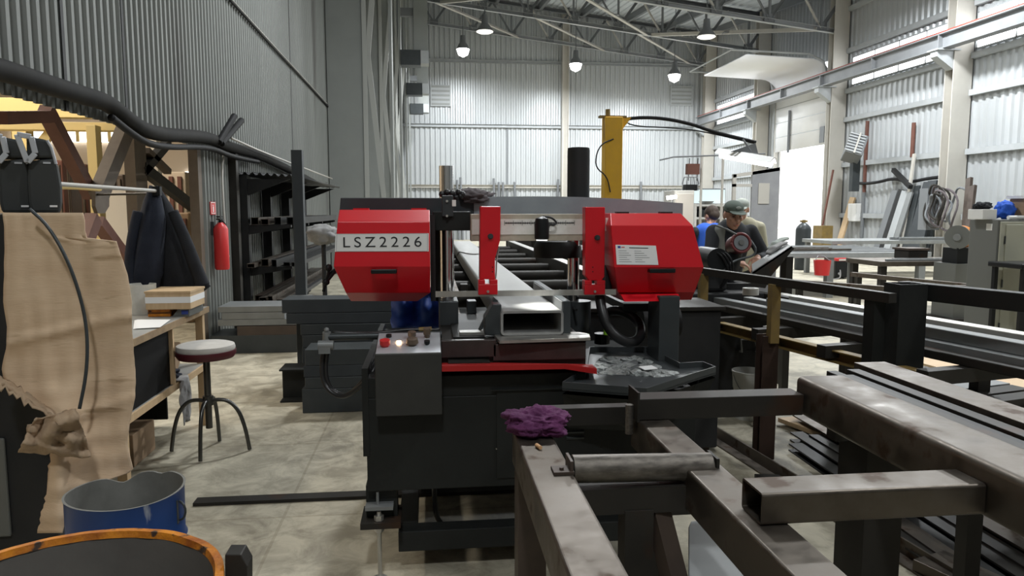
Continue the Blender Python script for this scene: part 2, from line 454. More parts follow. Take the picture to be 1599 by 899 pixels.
# girts and joints of the back wall
n = 6
for py in (97, 197, 291):
    z = PY(800, py, YB-.1).z
    struct('trim_%d' % n, MB().channel((-2.3, YB-.12, z), (XR-.3, YB-.12, z), .10, .16), 'beam_grey' if py < 290 else 'column_beige'); n += 1
p = PY(792, 250, YB)
struct('trim_%d' % n, MB().box(p.x-.04, YB-.07, 1.5, p.x+.04, YB-.05, PY(792, 200, YB).z), 'truss_paint'); n += 1
# girts on the right wall between its columns
for y0, y1 in ((6.6, 13.0), (13.4, 19.2), (19.7, 25.4), (31.9, 37.7)):
    for z in (1.35, 3.15, 4.75, 5.75, 7.15, 8.6):
        struct('trim_%d' % n, MB().channel((XR-.13, y0, z), (XR-.13, y1, z), .12, .16), 'beam_grey'); n += 1
# glazing strips high in the right wall
for i, (y0, y1) in enumerate(((13.6, 19.1), (19.9, 25.1), (32.2, 37.4))):
    w = struct('window_%d' % (i+1), MB().box(XR-.10, y0, 5.93, XR-.07, y1, 6.86), 'window_glow')
    k = int((y1-y0)/1.3)
    for j in range(k+1):
        y = y0+(y1-y0)*j/k
        MB().box(XR-.125, y-.02, 5.9, XR-.095, y+.02, 6.89).build('mullion', 'beam_grey', w)
    for z in (5.9, 6.86): MB().box(XR-.125, y0-.03, z, XR-.06, y1+.03, z+.04).build('window_frame', 'beam_grey', w)
# sectional door pulled half way up; its upper sections ride back under the roof
th = .05
path = [(XR-.12, 4.0), (XR-.12, 6.35)]
for k in range(1, 7):
    a = PI/2*k/6; path.append((XR-.12-.75*(1-math.cos(a)), 6.35+.75*math.sin(a)))
path += [(11.6, 7.2)]
sec = [[(x, 26.5, z) for x, z in path], [(x, 30.7, z) for x, z in path]]
mb = MB(); mb.loft(sec)
dr = struct('door_1', mb, 'door_white', smooth=True)
dr.modifiers.new('thick', 'SOLIDIFY').thickness = .05
for z in (4.6, 5.2, 5.8): MB().box(XR-.175, 26.5, z-.012, XR-.165, 30.7, z+.012).build('panel_joint', 'beam_grey', dr)
for y in (26.45, 30.75):
    MB().tube([(XR-.22, y, 0), (XR-.22, y, 6.3), (XR-.45, y, 7.0), (XR-1., y, 7.25), (11., y, 7.33)], .035).build('track', 'beam_grey', dr)
MB().tube([(11, 26.45, 7.33), (11, 30.75, 7.33)], .03).build('track', 'beam_grey', dr)
p = PX(1283, 210, XR-.2); MB().box(XR-.20, p.y-.16, p.z-.3, XR-.172, p.y+.16, p.z+.3).build('lock_plate', 'truss_paint', dr)
p = PX(1233, 200, XR-.2); MB().cyl((XR-.23, p.y, 3.9), (XR-.23, p.y, 5.6), .05).build('damper', 'truss_paint', dr)
struct('trim_%d' % n, MB().box(XR-.12, 26.25, 0, XR+.12, 26.5, 7.2), 'column_beige'); n += 1
struct('trim_%d' % n, MB().box(XR-.12, 30.7, 0, XR+.12, 30.95, 7.2), 'column_beige'); n += 1
# ---------------------------------------------------------------- columns, trusses, crane beam
def right_column(y, label):
    t = thing('steel_column', label, 'column', (14.65, y, 0), 'columns along the right wall')
    MB().ibeam((14.62, y, 0), (14.62, y, zr(14.6, y)-.1), .36, .56, .03, up=(0, 1, 0)).build('shaft', 'column_beige', t)
    MB().box(14.25, y-.3, 0, 14.95, y+.3, .03).build('base_plate', 'truss_paint', t)
    z = 5.885
    MB().prism([(14.36, y-.14, z), (13.85, y-.14, z), (13.85, y-.14, z-.16), (14.36, y-.14, z-.5)], (0, .28, 0)).build('bracket', 'beam_grey', t)
    MB().box(13.8, y-.22, z, 14.5, y+.22, z+.04).build('bracket_plate', 'beam_grey', t)
    return t
for y, l in ((13.2, 'beige column of the right wall nearest the camera, mostly out of the picture'),
             (19.4, 'pale beige column rising behind the stacked tables beside the grey cabinet'),
             (25.6, 'beige column carrying the fan heater right of the bright doorway'),
             (31.7, 'grey column left of the bright half-open doorway'),
             (37.9, 'grey column in the far right corner of the hall')):
    right_column(y, l)
zt0 = PX(1599, 30, 14.1).z
cb = thing('crane_beam', 'long grey crane runway beam with a red rail along the right wall', 'crane beam', (14.1, 6, 5.6))
MB().ibeam((14.1, 6, 6.14), (14.1, 38, 6.14), .42, .30, .03).build('girder', 'crane_grey', cb)
MB().box(14.04, 6, 6.35, 14.16, 38, 6.42).build('rail', 'rail_red', cb)
for y in (10, 13.2, 16.3, 19.4, 22.5, 25.6, 28.6, 31.7, 34.8):
    MB().box(13.96, y-.02, 5.96, 14.09, y+.02, 6.32).build('stiffener', 'crane_grey', cb)
def left_column(y, label, bracket=True):
    t = thing('lattice_column', label, 'column', (-1.7, y, 0), 'lattice columns along the left side')
    top = zr(-1.5, y)-.1
    MB().box(-2.36, y-.2, 0, -1.50, y+.2, top).build('shaft', 'column_grey', t, bevel=.01)
    MB().box(-1.52, y-.24, 0, -1.42, y-.2, top).build('flange', 'edge_grey', t)
    MB().box(-.90, y-.2, 0, -.83, y+.3, top-.1).build('inner_flange', 'column_grey', t)
    z = .3; s = 0
    while z < top-5.0:
        a, b = ((-1.40, z), (-.93, z+4.9)) if s else ((-.93, z), (-1.40, z+4.9))
        MB().angle((a[0], y-.12, a[1]), (b[0], y-.12, b[1]), .12, .12, .014, up=(0, 1, 0)).build('lattice_brace', 'edge_grey', t)
        z += 4.9; s = 1-s
    if bracket:
        MB().box(-.83, y-.25, 6.15, -.2, y+.25, 6.62).build('bracket', 'gunmetal', t)
        MB().box(-.2, y-.27, 6.2, .06, y+.27, 6.6).build('bracket_end', 'beam_grey', t)
        MB().box(-.42, y-.15, 6.62, .03, y+.15, 8.9).build('upper_post', 'column_grey', t)
        MB().box(-.83, y-.1, 7.7, -.42, y+.1, 7.95).build('tie', 'truss_paint', t)
    return t
for y, l, b in ((18.4, 'broad grey lattice column at the end of the dark corrugated wall', False),
             (24.6, 'grey lattice column with the largest crane bracket on the left side', True),
             (30.8, 'grey lattice column with the second largest crane bracket on the left', True),
             (36.6, 'farthest grey lattice column, in the back left corner', True)):
    left_column(y, l, b)
mb = MB(); p = PY(882, 200, YB-.3)
tag(MB().ibeam((p.x, YB-.3, 0), (p.x, YB-.3, zr(p.x, YB)-.1), .34, .40, .03, up=(1, 0, 0)).build('wind_post', 'column_beige'), 'pale post up the middle of the back wall', 'post')
def truss(y, label, light=False):
    t = thing('roof_truss', label, 'roof truss', (6.5, y, zb(6.5, y)), 'roof trusses')
    x0, x1 = -.6, 14.9
    MB().channel((x0, y, zb(x0, y)), (x1, y, zb(x1, y)), .16, .16).build('bottom_chord', 'beam_grey', t)
    MB().channel((x0, y, zr(x0, y)-.22), (x1, y, zr(x1, y)-.22), .18, .18).build('top_chord', 'truss_paint', t)
    n = 8
    for k in range(n):
        a = x0+(x1-x0)*k/n; b = x0+(x1-x0)*(k+1)/n; m = (a+b)/2
        MB().angle((a, y, zr(a, y)-.25), (m, y, zb(m, y)+.05), .09, .09, .012).build('brace', 'truss_light' if k % 2 else 'truss_paint', t)
        MB().angle((m, y, zb(m, y)+.05), (b, y, zr(b, y)-.25), .11, .11, .012).build('brace', 'truss_paint', t)
        MB().box(m-.2, y-.02, zb(m, y)-.05, m+.2, y+.02, zb(m, y)+.22).build('gusset', 'truss_paint', t)
        MB().beam((m, y, zb(m, y)), (m, y, zr(m, y)-.3), .08, .08).build('post', 'truss_paint', t)
    return t
truss(25.6, 'nearest visible steel roof truss, its chord running to the heater column')
truss(31.7, 'middle steel roof truss between the near truss and the back wall')
truss(37.9, 'farthest steel roof truss, along the top of the back wall')
def cross_brace(xa, ya, xb, yb, label):
    t = thing('roof_brace', label, 'roof brace', (xa, ya, zb(xa, ya)), 'diagonal braces between the trusses')
    MB().angle((xa, ya, zb(xa, ya)-.02), (xb, yb, zb(xb, yb)-.02), .13, .13, .014).build('bar', 'truss_light', t)
    mx, my = (xa+xb)/2, (ya+yb)/2
    MB().box(mx-.16, my-.16, zb(mx, my)-.06, mx+.16, my+.16, zb(mx, my)-.03).build('plate', 'truss_paint', t)
for i, (xa, ya, xb, yb, l) in enumerate(((.4, 31.7, 4.6, 37.9, 'diagonal roof brace at the far left between the last two trusses'),
        (4.6, 31.7, 9., 37.9, 'diagonal roof brace left of the ceiling middle, far bay'), (9., 31.7, 13.5, 37.9, 'diagonal roof brace above the far right lamp, far bay'),
        (4.8, 25.6, .6, 31.7, 'diagonal roof brace at the left edge of the nearer bay'), (5., 25.6, 9.4, 31.7, 'diagonal roof brace in the middle of the nearer bay'),
        (13.8, 25.6, 9.6, 31.7, 'diagonal roof brace by the dim lamp on the right'))):
    cross_brace(xa, ya, xb, yb, l)
# ---------------------------------------------------------------- high bay lamps
def lamp(px, py, Y, label, glow='lamp_glow', power=0, r=.30, loc=None):
    p = Vector(loc) if loc else PY(px, py, Y)
    t = thing('high_bay_lamp', label, 'lamp', p, 'high bay lamps')
    top = zr(p.x, p.y)
    MB().lathe(p, [(.05, .62), (.11, .60), (.13, .30), (.2, .2), (r, .02), (r, .0), (r-.02, .0), (.17, .18), (.1, .28)], 24).build('reflector', 'truss_paint', t, smooth=True)
    MB().lathe(p, [(.02, -.34 if glow == 'lamp_glow' else -.1), (r*.7, -.24 if glow == 'lamp_glow' else -.06), (r*.95, -.02), (.14, .16), (.02, .2)], 24).build('bulb', glow, t, smooth=True)
    MB().cyl(p+Vector((0, 0, .6)), Vector((p.x, p.y, top)), .02, 8).build('hanger', 'truss_paint', t)
    if power:
        ld = bpy.data.lights.new('high_bay_light', 'AREA'); ld.shape = 'DISK'; ld.size = .7; ld.energy = power; ld.color = (.94, .975, 1); ld.spread = math.radians(180)
        lo = bpy.data.objects.new('high_bay_light', ld); COL.objects.link(lo); lo.parent = t; lo.location = (0, 0, -.40)
    return t
LP = 640
lamp(723, 77, 34, 'bright high bay lamp at the upper left of the back wall', power=LP)
lamp(899, 100, 34, 'bright high bay lamp beside the pale post of the back wall', power=LP)
lamp(1053, 117, 34, 'bright high bay lamp near the right end of the back wall', power=LP)
mat('dim_glow', (1, .95, .85), .5, emit=(1, .95, .85), estr=1.6)
lamp(1103, 57, 26.2, 'dim open-reflector lamp hanging from the near roof truss at right', glow='dim_glow', power=200, r=.34)
lamp(757, 49, 29, 'dim lamp tucked up in the roof bracing at left', glow='dim_glow', power=150, r=.34)
for x, y, l, pw in ((5, 19, 'added lamp in the unseen middle of the roof', 520), (11.5, 18, 'unseen lamp added over the right bay, above the picture', 850),
                (1.2, 9.5, 'unseen lamp added above the saw, out of the picture', 400), (9, 9, 'unseen lamp added over the right benches, above the picture', 650), (5.5, 1, 'unseen lamp added above the camera side of the hall', 200)):
    lamp(0, 0, 0, l, power=pw, loc=(x, y, 8.2))  # unseen lamps, added to light the hall
lamp(0, 0, 0, 'unseen lamp added behind the camera, out of the picture', power=210, loc=(-.4, -2.2, 7.5))  # unseen fill lamp, added to brighten faces turned to the camera
# vents on the back wall
for (a, b, c, d), l in (((672, 132, 704, 166), 'grey square panel on the back wall by the left columns'), ((1047, 134, 1081, 165), 'grey louvre panel on the back wall below the right lamp')):
    x0, x1, z0, z1 = RC(a, b, c, d, YB-.12)
    t = thing('wall_panel', l, 'panel', ((x0+x1)/2, YB-.1, z0))
    MB().box(x0, YB-.14, z0, x1, YB-.06, z1).build('frame', 'beam_grey', t)
    for k in range(5): MB().box(x0+.06, YB-.16, z0+(z1-z0)*(k+.3)/5, x1-.06, YB-.135, z0+(z1-z0)*(k+.75)/5).build('slat', 'column_grey', t)
# pipes standing against the back wall
for i, px in enumerate((716, 722, 772, 779, 786, 806, 870, 1003)):
    h = random.uniform(.2, .6)
    p = PY(px, 291, YB-.3)
    tag(MB().cyl((p.x, p.y, 0), (p.x+random.uniform(-.1, .1), YB-.22, p.z+h), .06, 8).build('standing_pipe', 'truss_paint'),
        'thin grey pipe standing against the bottom of the back wall', 'pipe', 'pipes along the back wall')
# ================================================================ THE BAND SAW
saw = thing('band_saw', 'large twin-column band saw with bright red blade covers and dark base', 'band saw', (.35, 3.5, 0))
def S(name, mb, m, par=None, **k): return mb.build(name, m, par or saw, **k)
def pbox(a, b, c, d, Y, dep):
    x0, x1, z0, z1 = RC(a, b, c, d, Y); return MB().box(x0, Y, z0, x1, Y+dep, z1)
# base cabinet
YF = 3.0
x0, x1, z0, z1 = RC(572, 583, 1086, 757, YF)
zlow = PY(940, 612, YF).z; xbed = PY(915, 590, YF).x
base = S('base', MB().box(x0, YF, z0, x1, YF+1.25, zlow).box(x0, YF, zlow, xbed, YF+1.25, z1), 'dark_paint', bevel=.004)
xa, xb, za, zc = RC(566, 575, 576, 712, YF)
S('side_flange', MB().box(xa, YF-.004, za, xb, YF+1.2, zc), 'dark_paint', base)
x2, x3, z2, z3 = RC(775, 606, 1000, 742, YF)
S('access_door', MB().box(x2, YF-.006, z2, x3, YF+.01, z3), 'dark_paint', base, bevel=.003)
S('door_lip', MB().box(x2-.02, YF-.016, z3, x3-.08, YF+.005, z3+.006), 'dark_paint', base)
for py in (630, 671, 680):
    a, b, c, d = RC(884, py, 911, py+4, YF)
    S('louvre', MB().obox(((a+b)/2, YF-.008, (c+d)/2), (b-a, .012, .010), (.5, 0, 0)), 'gunmetal', base)
for px, py in ((938, 612), (938, 697), (775, 700)):
    p = PY(px, py, YF); S('screw', MB().cyl((p.x, YF-.006, p.z), (p.x, YF+.01, p.z), .003, 8), 'bright_steel', base)
# legs with jack bolts, lower frame
for i, (px, yy) in enumerate(((592, 3.04), (1040, 3.04), (592, 4.1), (1040, 4.1))):
    p = PY(px, 760, 3.04)
    lg = S('leg', MB().box(p.x-.055, yy, .26, p.x+.075, yy+.1, z0+.01), 'dark_paint')
    S('foot_plate', MB().box(p.x-.075, yy-.07, .235, p.x+.09, yy+.12, .26), 'dark_steel', lg)
    S('jack_bolt', MB().cyl((p.x, yy-.04, 0), (p.x, yy-.04, .30), .009, 10).cyl((p.x, yy-.04, .262), (p.x, yy-.04, .284), .020, 6).cyl((p.x, yy-.04, .214), (p.x, yy-.04, .234), .020, 6).cyl((p.x, yy-.04, 0), (p.x, yy-.04, .012), .03, 12), 'bright_steel', lg)
    S('top_nut', MB().cyl((p.x-.005, yy-.03, z0-.06), (p.x-.005, yy-.03, z0-.005), .006, 8).box(p.x-.055, yy-.06, z0-.075, p.x+.06, yy+.02, z0-.06), 'grey_steel', lg)
a, b, c, d = RC(622, 822, 975, 853, 3.05)
S('frame_rail', MB().box(a, 3.05, c, b, 3.14, d), 'dark_paint', bevel=.004)
S('frame_rail', MB().box(a, 4.12, c, b, 4.2, d), 'dark_paint', bevel=.004)
for xx in (a, b-.08): S('frame_rail', MB().box(xx, 3.14, c, xx+.08, 4.12, d), 'dark_paint')
S('drain_hose', MB().tube([PY(678, 750, 3.3), PY(679, 790, 3.3), PY(683, 812, 3.3), PY(700, 826, 3.35), PY(740, 830, 3.5)], .012, smooth=2), 'black_rubber', base, smooth=True)
# slanted coolant tray on the right
T = lambda x, y, Y: PY(x, y, Y)
zt = PY(940, 590, 2.9).z
tp = [PZ(878, 596, zt), PZ(1010, 606, zt), PZ(1085, 582, zt), PZ(1118, 572, zt), PZ(1098, 564, zt), PZ(1062, 566, zt), PZ(1010, 541, zt), PZ(920, 541, zt), PZ(915, 572, zt)]
tray = MB().loft([[p+Vector((0, 0, -.035)) for p in tp], [p for p in tp]], closed=True)
tray.faces([p+Vector((0, 0, -.032)) for p in tp], [tuple(range(len(tp)))])
tr = S('chip_tray', tray, 'gunmetal'); tr.modifiers.new('thick', 'SOLIDIFY').thickness = .006
mb = MB().faces([p+Vector((0, 0, -.05)) for p in tp]+[Vector(((p.x-.75)*.8+.75, 3.05+(p.y-3.05)*.5, zt-.22)) for p in tp],
                [(i, (i+1) % 9, 9+(i+1) % 9, 9+i) for i in range(9)]+[tuple(range(9, 18))])
S('tray_hopper', mb, 'dark_paint', tr)
sw = MB()
for k in range(40):
    q = PZ(random.uniform(935, 1040), random.uniform(560, 588), zt-.03)
    sw.blob(q, (.018+random.random()*.03, .018+random.random()*.03, .008+.008*random.random()), k, .8, 3, 2)
o = S('swarf', sw, 'swarf', tr); o['kind'] = 'stuff'
p = PZ(1012, 574, zt-.015); S('paper_scrap', MB().obox(p, (.07, .05, .003), (.1, 0, .3)), 'paper', tr)
# red splash lip along the front of the bed
zl = PY(800, 573, 2.93).z
pts = [T(690, 572, 2.93), T(882, 569, 2.93), T(932, 577, 2.97), T(932, 584, 2.97), T(882, 576, 2.93), T(690, 580, 2.93)]
S('splash_lip', MB().prism(pts, (0, .02, 0)), 'red_dull')
S('splash_sheet', MB().faces([pts[0], pts[1], pts[2], PY(925, 570, 3.2), PY(690, 566, 3.2)], [(0, 1, 2, 3, 4)]), 'red_dull').modifiers.new('thick', 'SOLIDIFY').thickness = .004
# bed with vise
x0, x1, z0b, z1b = RC(689, 528, 915, 575, 3.12)
bed = S('bed', MB().box(x0, 3.12, z0b, x1, 4.0, z1b-.012), 'dark_steel', bevel=.005)
a, b, c, d = RC(770, 536, 915, 562, 3.10); S('bed_front', MB().box(a, 3.10, c, b, 3.13, d), 'bed_brown', bed, bevel=.003)
a, b, c, d = RC(689, 531, 775, 558, 3.10); S('bed_front', MB().box(a, 3.10, c, b, 3.13, d), 'bed_brown', bed, bevel=.003)
a, b, c, d = RC(700, 562, 765, 572, 3.05); S('tool_tray', MB().box(a, 3.04, c, b, 3.12, c+.02), 'dark_steel', bed)
zp = PY(840, 526, 3.12).z
S('support_plate', MB().prism([PZ(772, 523, zp), PZ(920, 521, zp), PZ(903, 518, zp), PZ(785, 518, zp)], (0, 0, -.012)).prism([PZ(772, 523, zp), PZ(920, 522, zp), PZ(922, 527, zp-.0), PZ(780, 532, zp)], (0, 0, -.012)), 'bright_steel', bed)
# vise jaws
YJ = 3.2
pl = [PY(757, 523, YJ), PY(757, 497, YJ), PY(770, 475, YJ), PY(783, 475, YJ), PY(783, 525, YJ)]
S('vise_jaw', MB().prism(pl, (0, .10, 0)), 'gunmetal', bevel=.004)
S('vise_arm', MB().prism([PY(747, 518, 3.3), PY(753, 514, 3.3), PY(778, 470, 3.3), PY(772, 465, 3.3)], (0, .05, 0)), 'gunmetal')
S('vise_slide', MB().box(PY(708, 528, 3.2).x, 3.2, PY(720, 529, 3.2).z-.02, PY(757, 528, 3.2).x, 3.9, PY(720, 526, 3.2).z), 'dark_paint')
S('slide_strip', MB().box(PY(718, 520, 3.25).x, 3.25, PY(720, 523, 3.25).z-.008, PY(757, 520, 3.25).x, 3.32, PY(720, 519, 3.25).z), 'bright_steel')
jx = PY(879, 500, 3.2).x
jz0, jz1 = PY(880, 523, 3.2).z, PY(880, 470, 3.2).z
S('fixed_jaw', MB().box(jx, 3.2, jz0, jx+.035, 4.15, jz1), 'gunmetal', bevel=.004)
S('jaw_face', MB().box(jx-.004, 3.21, jz0+.01, jx+.0, 4.1, jz1-.004), 'grey_steel')
# columns
pc = PY(698, 400, 3.75)
r = PY(709, 400, 3.75).x-pc.x
zt1 = PY(698, 259, 3.75).z; zb1 = PY(698, 472, 3.75).z
col = S('guide_column', MB().cyl((pc.x, 3.75, .9), (pc.x, 3.75, zt1), r, 32), 'chrome', smooth=True)
a, b, c, d = RC(686, 470, 716, 540, 3.6); S('column_foot', MB().box(a, 3.6, .9, b, 3.9, d), 'gunmetal', col, bevel=.006)
pc2 = PY(895, 450, 3.75); r2 = PY(904, 450, 3.75).x-pc2.x
col2 = S('guide_column', MB().cyl((pc2.x, 3.75, .9), (pc2.x, 3.75, 1.6), r2, 32), 'chrome', smooth=True)
S('column_foot', MB().cyl((PY(905, 500, 3.7).x, 3.75, .9), (PY(905, 500, 3.7).x, 3.75, PY(905, 471, 3.7).z), .068, 32), 'gunmetal', col2, smooth=True)
p = PY(899, 483, 3.62); S('grub_screw', MB().cyl((p.x, 3.60, p.z), (p.x, 3.70, p.z), .006, 10), 'black_plastic', col2)
ptop = PY(903, 300, 3.85); rt = PY(920, 300, 3.85).x-ptop.x
S('column_cover', MB().lathe((ptop.x, 3.85, 0), [(rt, PY(903, 322, 3.85).z), (rt, PY(903, 236, 3.85).z), (rt*.96, PY(903, 231, 3.85).z), (.001, PY(903, 229, 3.85).z)], 40), 'rack_black', col2, smooth=True)
S('cover_flange', MB().lathe((ptop.x, 3.85, PY(890, 332, 3.85).z), [(.13, 0), (.13, .012), (.12, .03), (rt, .034)], 36), 'rack_black', col2, smooth=True)
# sleeve that slides on the right column
ps = PY(878, 430, 3.65)
S('column_sleeve', MB().lathe((PY(873, 400, 3.75).x, 3.8, 0), [(.125, PY(878, 402, 3.75).z), (.125, PY(878, 386, 3.75).z), (.11, PY(878, 377, 3.75).z), (.001, PY(878, 375, 3.75).z)], 36), 'dark_paint', smooth=True)
# saw bow: long beam behind the covers
YBW = 3.72
zA, zB = PY(800, 345, YBW).z, PY(800, 309, YBW).z
bow = S('saw_bow', MB().prism([(PY(528, 318, YBW).x, YBW, zA), (PY(532, 318, YBW).x, YBW, zB), (PY(760, 318, YBW).x, YBW, zB), (PY(760, 318, YBW).x, YBW, zA)], (0, .34, 0)), 'slate_paint', bevel=.004)
rows = []
for i in range(9):
    t = i/8; x = PY(740+326*t, 320, YBW).x; zz = PY(800, 308+9*t*t-3*math.sin(PI*t), YBW).z
    rows.append([(x-.0, YBW-.005, zz-.10), (x, YBW-.005, zz), (x, YBW+.36, zz), (x, YBW+.36, zz-.1)])
S('bow_cover', MB().loft(rows, closed=True, caps=True), 'bow_grey', bow)
# cross rail with the ruler
YC = 3.5
a, b, c, d = RC(735, 334, 916, 376, YC)
rail = S('guide_rail', MB().box(a, YC, c, b, YC+.08, d), 'scale_beige', bevel=.003)
a1, b1, c1, d1 = RC(737, 342, 914, 366, YC); S('ruler_plate', MB().box(a1, YC-.004, c1, b1, YC+.002, d1), 'label_white', rail)
mb = MB(); zz = PY(840, 348, YC).z; xa = PY(788, 348, YC-.006).x; xb = PY(897, 348, YC-.006).x
mb.box(xa, YC-.0055, zz-.0018, xb, YC-.003, zz+.0018)
for k in range(41):
    x = xa+(xb-xa)*k/40; h = .011 if k % 5 == 0 else .006
    mb.box(x-.001, YC-.0055, zz-h, x+.001, YC-.003, zz+h)
S('ruler_marks', mb, 'ink', rail)
# left sliding head block
a, b, c, d = RC(676, 330, 735, 360, 3.56); hb = S('slide_head', MB().box(a, 3.56, c, b, 3.95, d), 'dark_paint', bevel=.004)
S('head_plate', pbox(690, 305, 708, 338, 3.54, .03), 'gunmetal', hb, bevel=.003)
for px, py in ((698, 314), (698, 337)):
    p = PY(px, py, 3.535); S('bolt', MB().cyl((p.x, 3.53, p.z), (p.x, 3.55, p.z), .006, 10), 'bright_steel', hb)
S('head_tag', pbox(706, 312, 712, 322, 3.535, .01), 'label_white', hb)
mb = MB()
for k, (px, py) in enumerate(((690, 303), (698, 300), (706, 302), (712, 308), (719, 306), (722, 303), (716, 300))):
    mb.ball(PY(px, py, 3.6), (.016, .02, .016), 2)
S('oil_fittings', mb, 'black_rubber', hb, smooth='all')
a, b, c, d = RC(676, 340, 692, 470, 3.8); S('rear_strut', MB().box(a, 3.8, c, b, 3.9, d), 'dark_paint', hb)
# work light clamped on the rail
pl_ = PY(846, 360, 3.44)
wl = S('work_light', MB().lathe((pl_.x, 3.44, 0), [(.028, PY(846, 374, 3.44).z), (.034, PY(846, 372, 3.44).z), (.036, PY(846, 350, 3.44).z), (.030, PY(846, 341, 3.44).z), (.001, PY(846, 337, 3.44).z)], 24), 'black_plastic', smooth=True)
S('bracket', MB().box(pl_.x-.01, 3.44, PY(846, 352, 3.44).z, pl_.x+.01, 3.51, PY(846, 346, 3.44).z), 'black_plastic', wl)
S('lens', MB().cyl((pl_.x, 3.44, PY(846, 375, 3.44).z), (pl_.x, 3.44, PY(846, 373.5, 3.44).z), .026, 20), 'work_glow', wl)
S('cable', MB().tube([PY(848, 338, 3.45), PY(860, 339, 3.46), PY(869, 346, 3.47), PY(866, 352, 3.46), PY(858, 350, 3.46), PY(856, 356, 3.46)], .005, smooth=2), 'black_rubber', wl, smooth=True)
ld = bpy.data.lights.new('work_light_beam', 'SPOT'); ld.energy = 17; ld.spot_size = math.radians(58); ld.spot_blend = .6; ld.shadow_soft_size = .02; ld.color = (1, 1, .96)
lo = bpy.data.objects.new('work_light_beam', ld); COL.objects.link(lo); lo.parent = wl
lo.location = Vector((pl_.x, 3.40, PY(846, 377, 3.44).z))-WPOS[wl.name]
lo.rotation_euler = (math.radians(-14), 0, 0)
# red guide arms
def arm(pts, blk, bolt, name='guide_arm'):
    Y = 3.42
    A = S(name, MB().prism([PY(x, y, Y) for x, y in pts], (0, .07, 0)), 'red_paint', bevel=.004)
    a, b, c, d = RC(*blk, Y-.03)
    S('blade_guide', MB().box(a, Y-.03, c, b, Y+.03, d-.02).box(a+.0, Y-.03, d-.02, a+(b-a)*.35, Y+.03, d).box(a+(b-a)*.6, Y-.03, d-.02, b, Y+.03, d), 'red_paint', A, bevel=.002)
    p = PY(*bolt, Y-.01)
    S('bolt', MB().cyl((p.x, Y-.012, p.z), (p.x, Y+.01, p.z), .013, 18).cyl((p.x, Y-.02, p.z), (p.x, Y, p.z), .009, 6), 'gunmetal', A)
    q = PY((blk[0]+blk[2])/2, blk[3]-5, Y-.035)
    S('guide_screw', MB().cyl((q.x, Y-.04, q.z), (q.x, Y-.02, q.z), .006, 10), 'bright_steel', A)
    for k in (417, 424):
        e = PY((pts[3][0]+pts[4][0])/2-4, k, Y); S('screw', MB().cyl((e.x, Y-.003, e.z), (e.x, Y+.01, e.z), .003, 8), 'black_plastic', A)
    h = PY(pts[3][0]+2, 425, Y+.03)
    S('coolant_hose', MB().tube([PY(pts[2][0]-2, 385, Y+.05), PY(pts[3][0]+2, 408, Y+.03), h, PY(pts[3][0], 440, Y+.03)], .004, smooth=2), 'pale_rag', A, smooth=True)
arm([(750, 322), (782, 322), (781, 375), (773, 404), (773, 436), (749, 436)], (747, 437, 777, 460), (766, 369))
arm([(914, 323), (945, 323), (944, 432), (939, 438), (920, 438), (914, 430)], (913, 438, 945, 460), (933, 371))
a, b, c, d = RC(945, 340, 953, 360, 3.47); S('pointer_plate', MB().box(a, 3.46, c, b, 3.47, d), 'label_white', rail)
# blade
x0, x1, z0, z1 = RC(680, 452, 962, 462, 3.41)
S('blade', MB().box(x0, 3.41, PY(820, 462, 3.41).z, x1, 3.413, PY(820, 453, 3.41).z), 'bright_steel')
# red blade covers: faceted hoods
def cover(rows, back, lab):
    R = [[PY(px, py, Y) for px in (a, b)] for a, b, py, Y in rows]
    n = len(R); vs = [p for r in R for p in r]
    L = [Vector((r[0].x, back, r[0].z)) for r in R]; Q = [Vector((r[1].x, back, r[1].z)) for r in R]
    vs += [p for i in range(n) for p in (L[i], Q[i])]
    fs = [(2*i, 2*i+1, 2*i+3, 2*i+2) for i in range(n-1)]
    o = 2*n
    for i in range(n-1):
        fs += [(2*i, 2*i+2, o+2*i+2, o+2*i), (2*i+3, 2*i+1, o+2*i+1, o+2*i+3), (o+2*i, o+2*i+2, o+2*i+3, o+2*i+1)]
    fs += [(0, o, o+1, 1), (2*n-2, 2*n-1, o+2*n-1, o+2*n-2)]
    return S('blade_cover', MB().faces(vs, fs), 'red_paint', bevel=.003), R
cl, RL = cover([(530, 671, 327.5, 3.42), (527, 671, 346, 3.32), (521, 672, 416, 3.30), (540, 672, 457, 3.36), (548, 652, 470, 3.48)], 3.72, '')
cr, RR = cover([(953, 1063, 333, 3.46), (954, 1082, 352, 3.36), (959, 1099, 417, 3.33), (965, 1085, 456, 3.40), (968, 1080, 468, 3.52)], 3.74, '')
for q in (564, 654): 
    p = PY(q, 327, 3.44); S('hinge', MB().box(p.x-.035, 3.43, p.z-.004, p.x+.035, 3.47, p.z+.006), 'red_paint', cl)
for q in (972, 1040):
    p = PY(q, 332.5, 3.48); S('hinge', MB().box(p.x-.03, 3.47, p.z-.004, p.x+.03, 3.51, p.z+.006), 'dark_paint', cr)
a, b, c, d = RC(973, 460, 1059, 469, 3.36)
S('lower_lip', MB().prism([(a-.008, 3.37, d), (b+.004, 3.37, d), (b, 3.33, c), (a, 3.33, c)], (0, .08, .0)), 'red_paint', cr)
def handle(px0, px1, py, Y, par):
    p, q = PY(px0, py, Y), PY(px1, py, Y); z = p.z
    S('handle', MB().box(p.x, Y-.04, z-.010, q.x, Y-.025, z+.010).box(p.x, Y-.03, z-.008, p.x+.015, Y+.02, z+.008).box(q.x-.015, Y-.03, z-.008, q.x, Y+.02, z+.008), 'black_plastic', par, bevel=.004)
handle(580, 620, 423, 3.31, cl); handle(1011, 1051, 422, 3.34, cr)
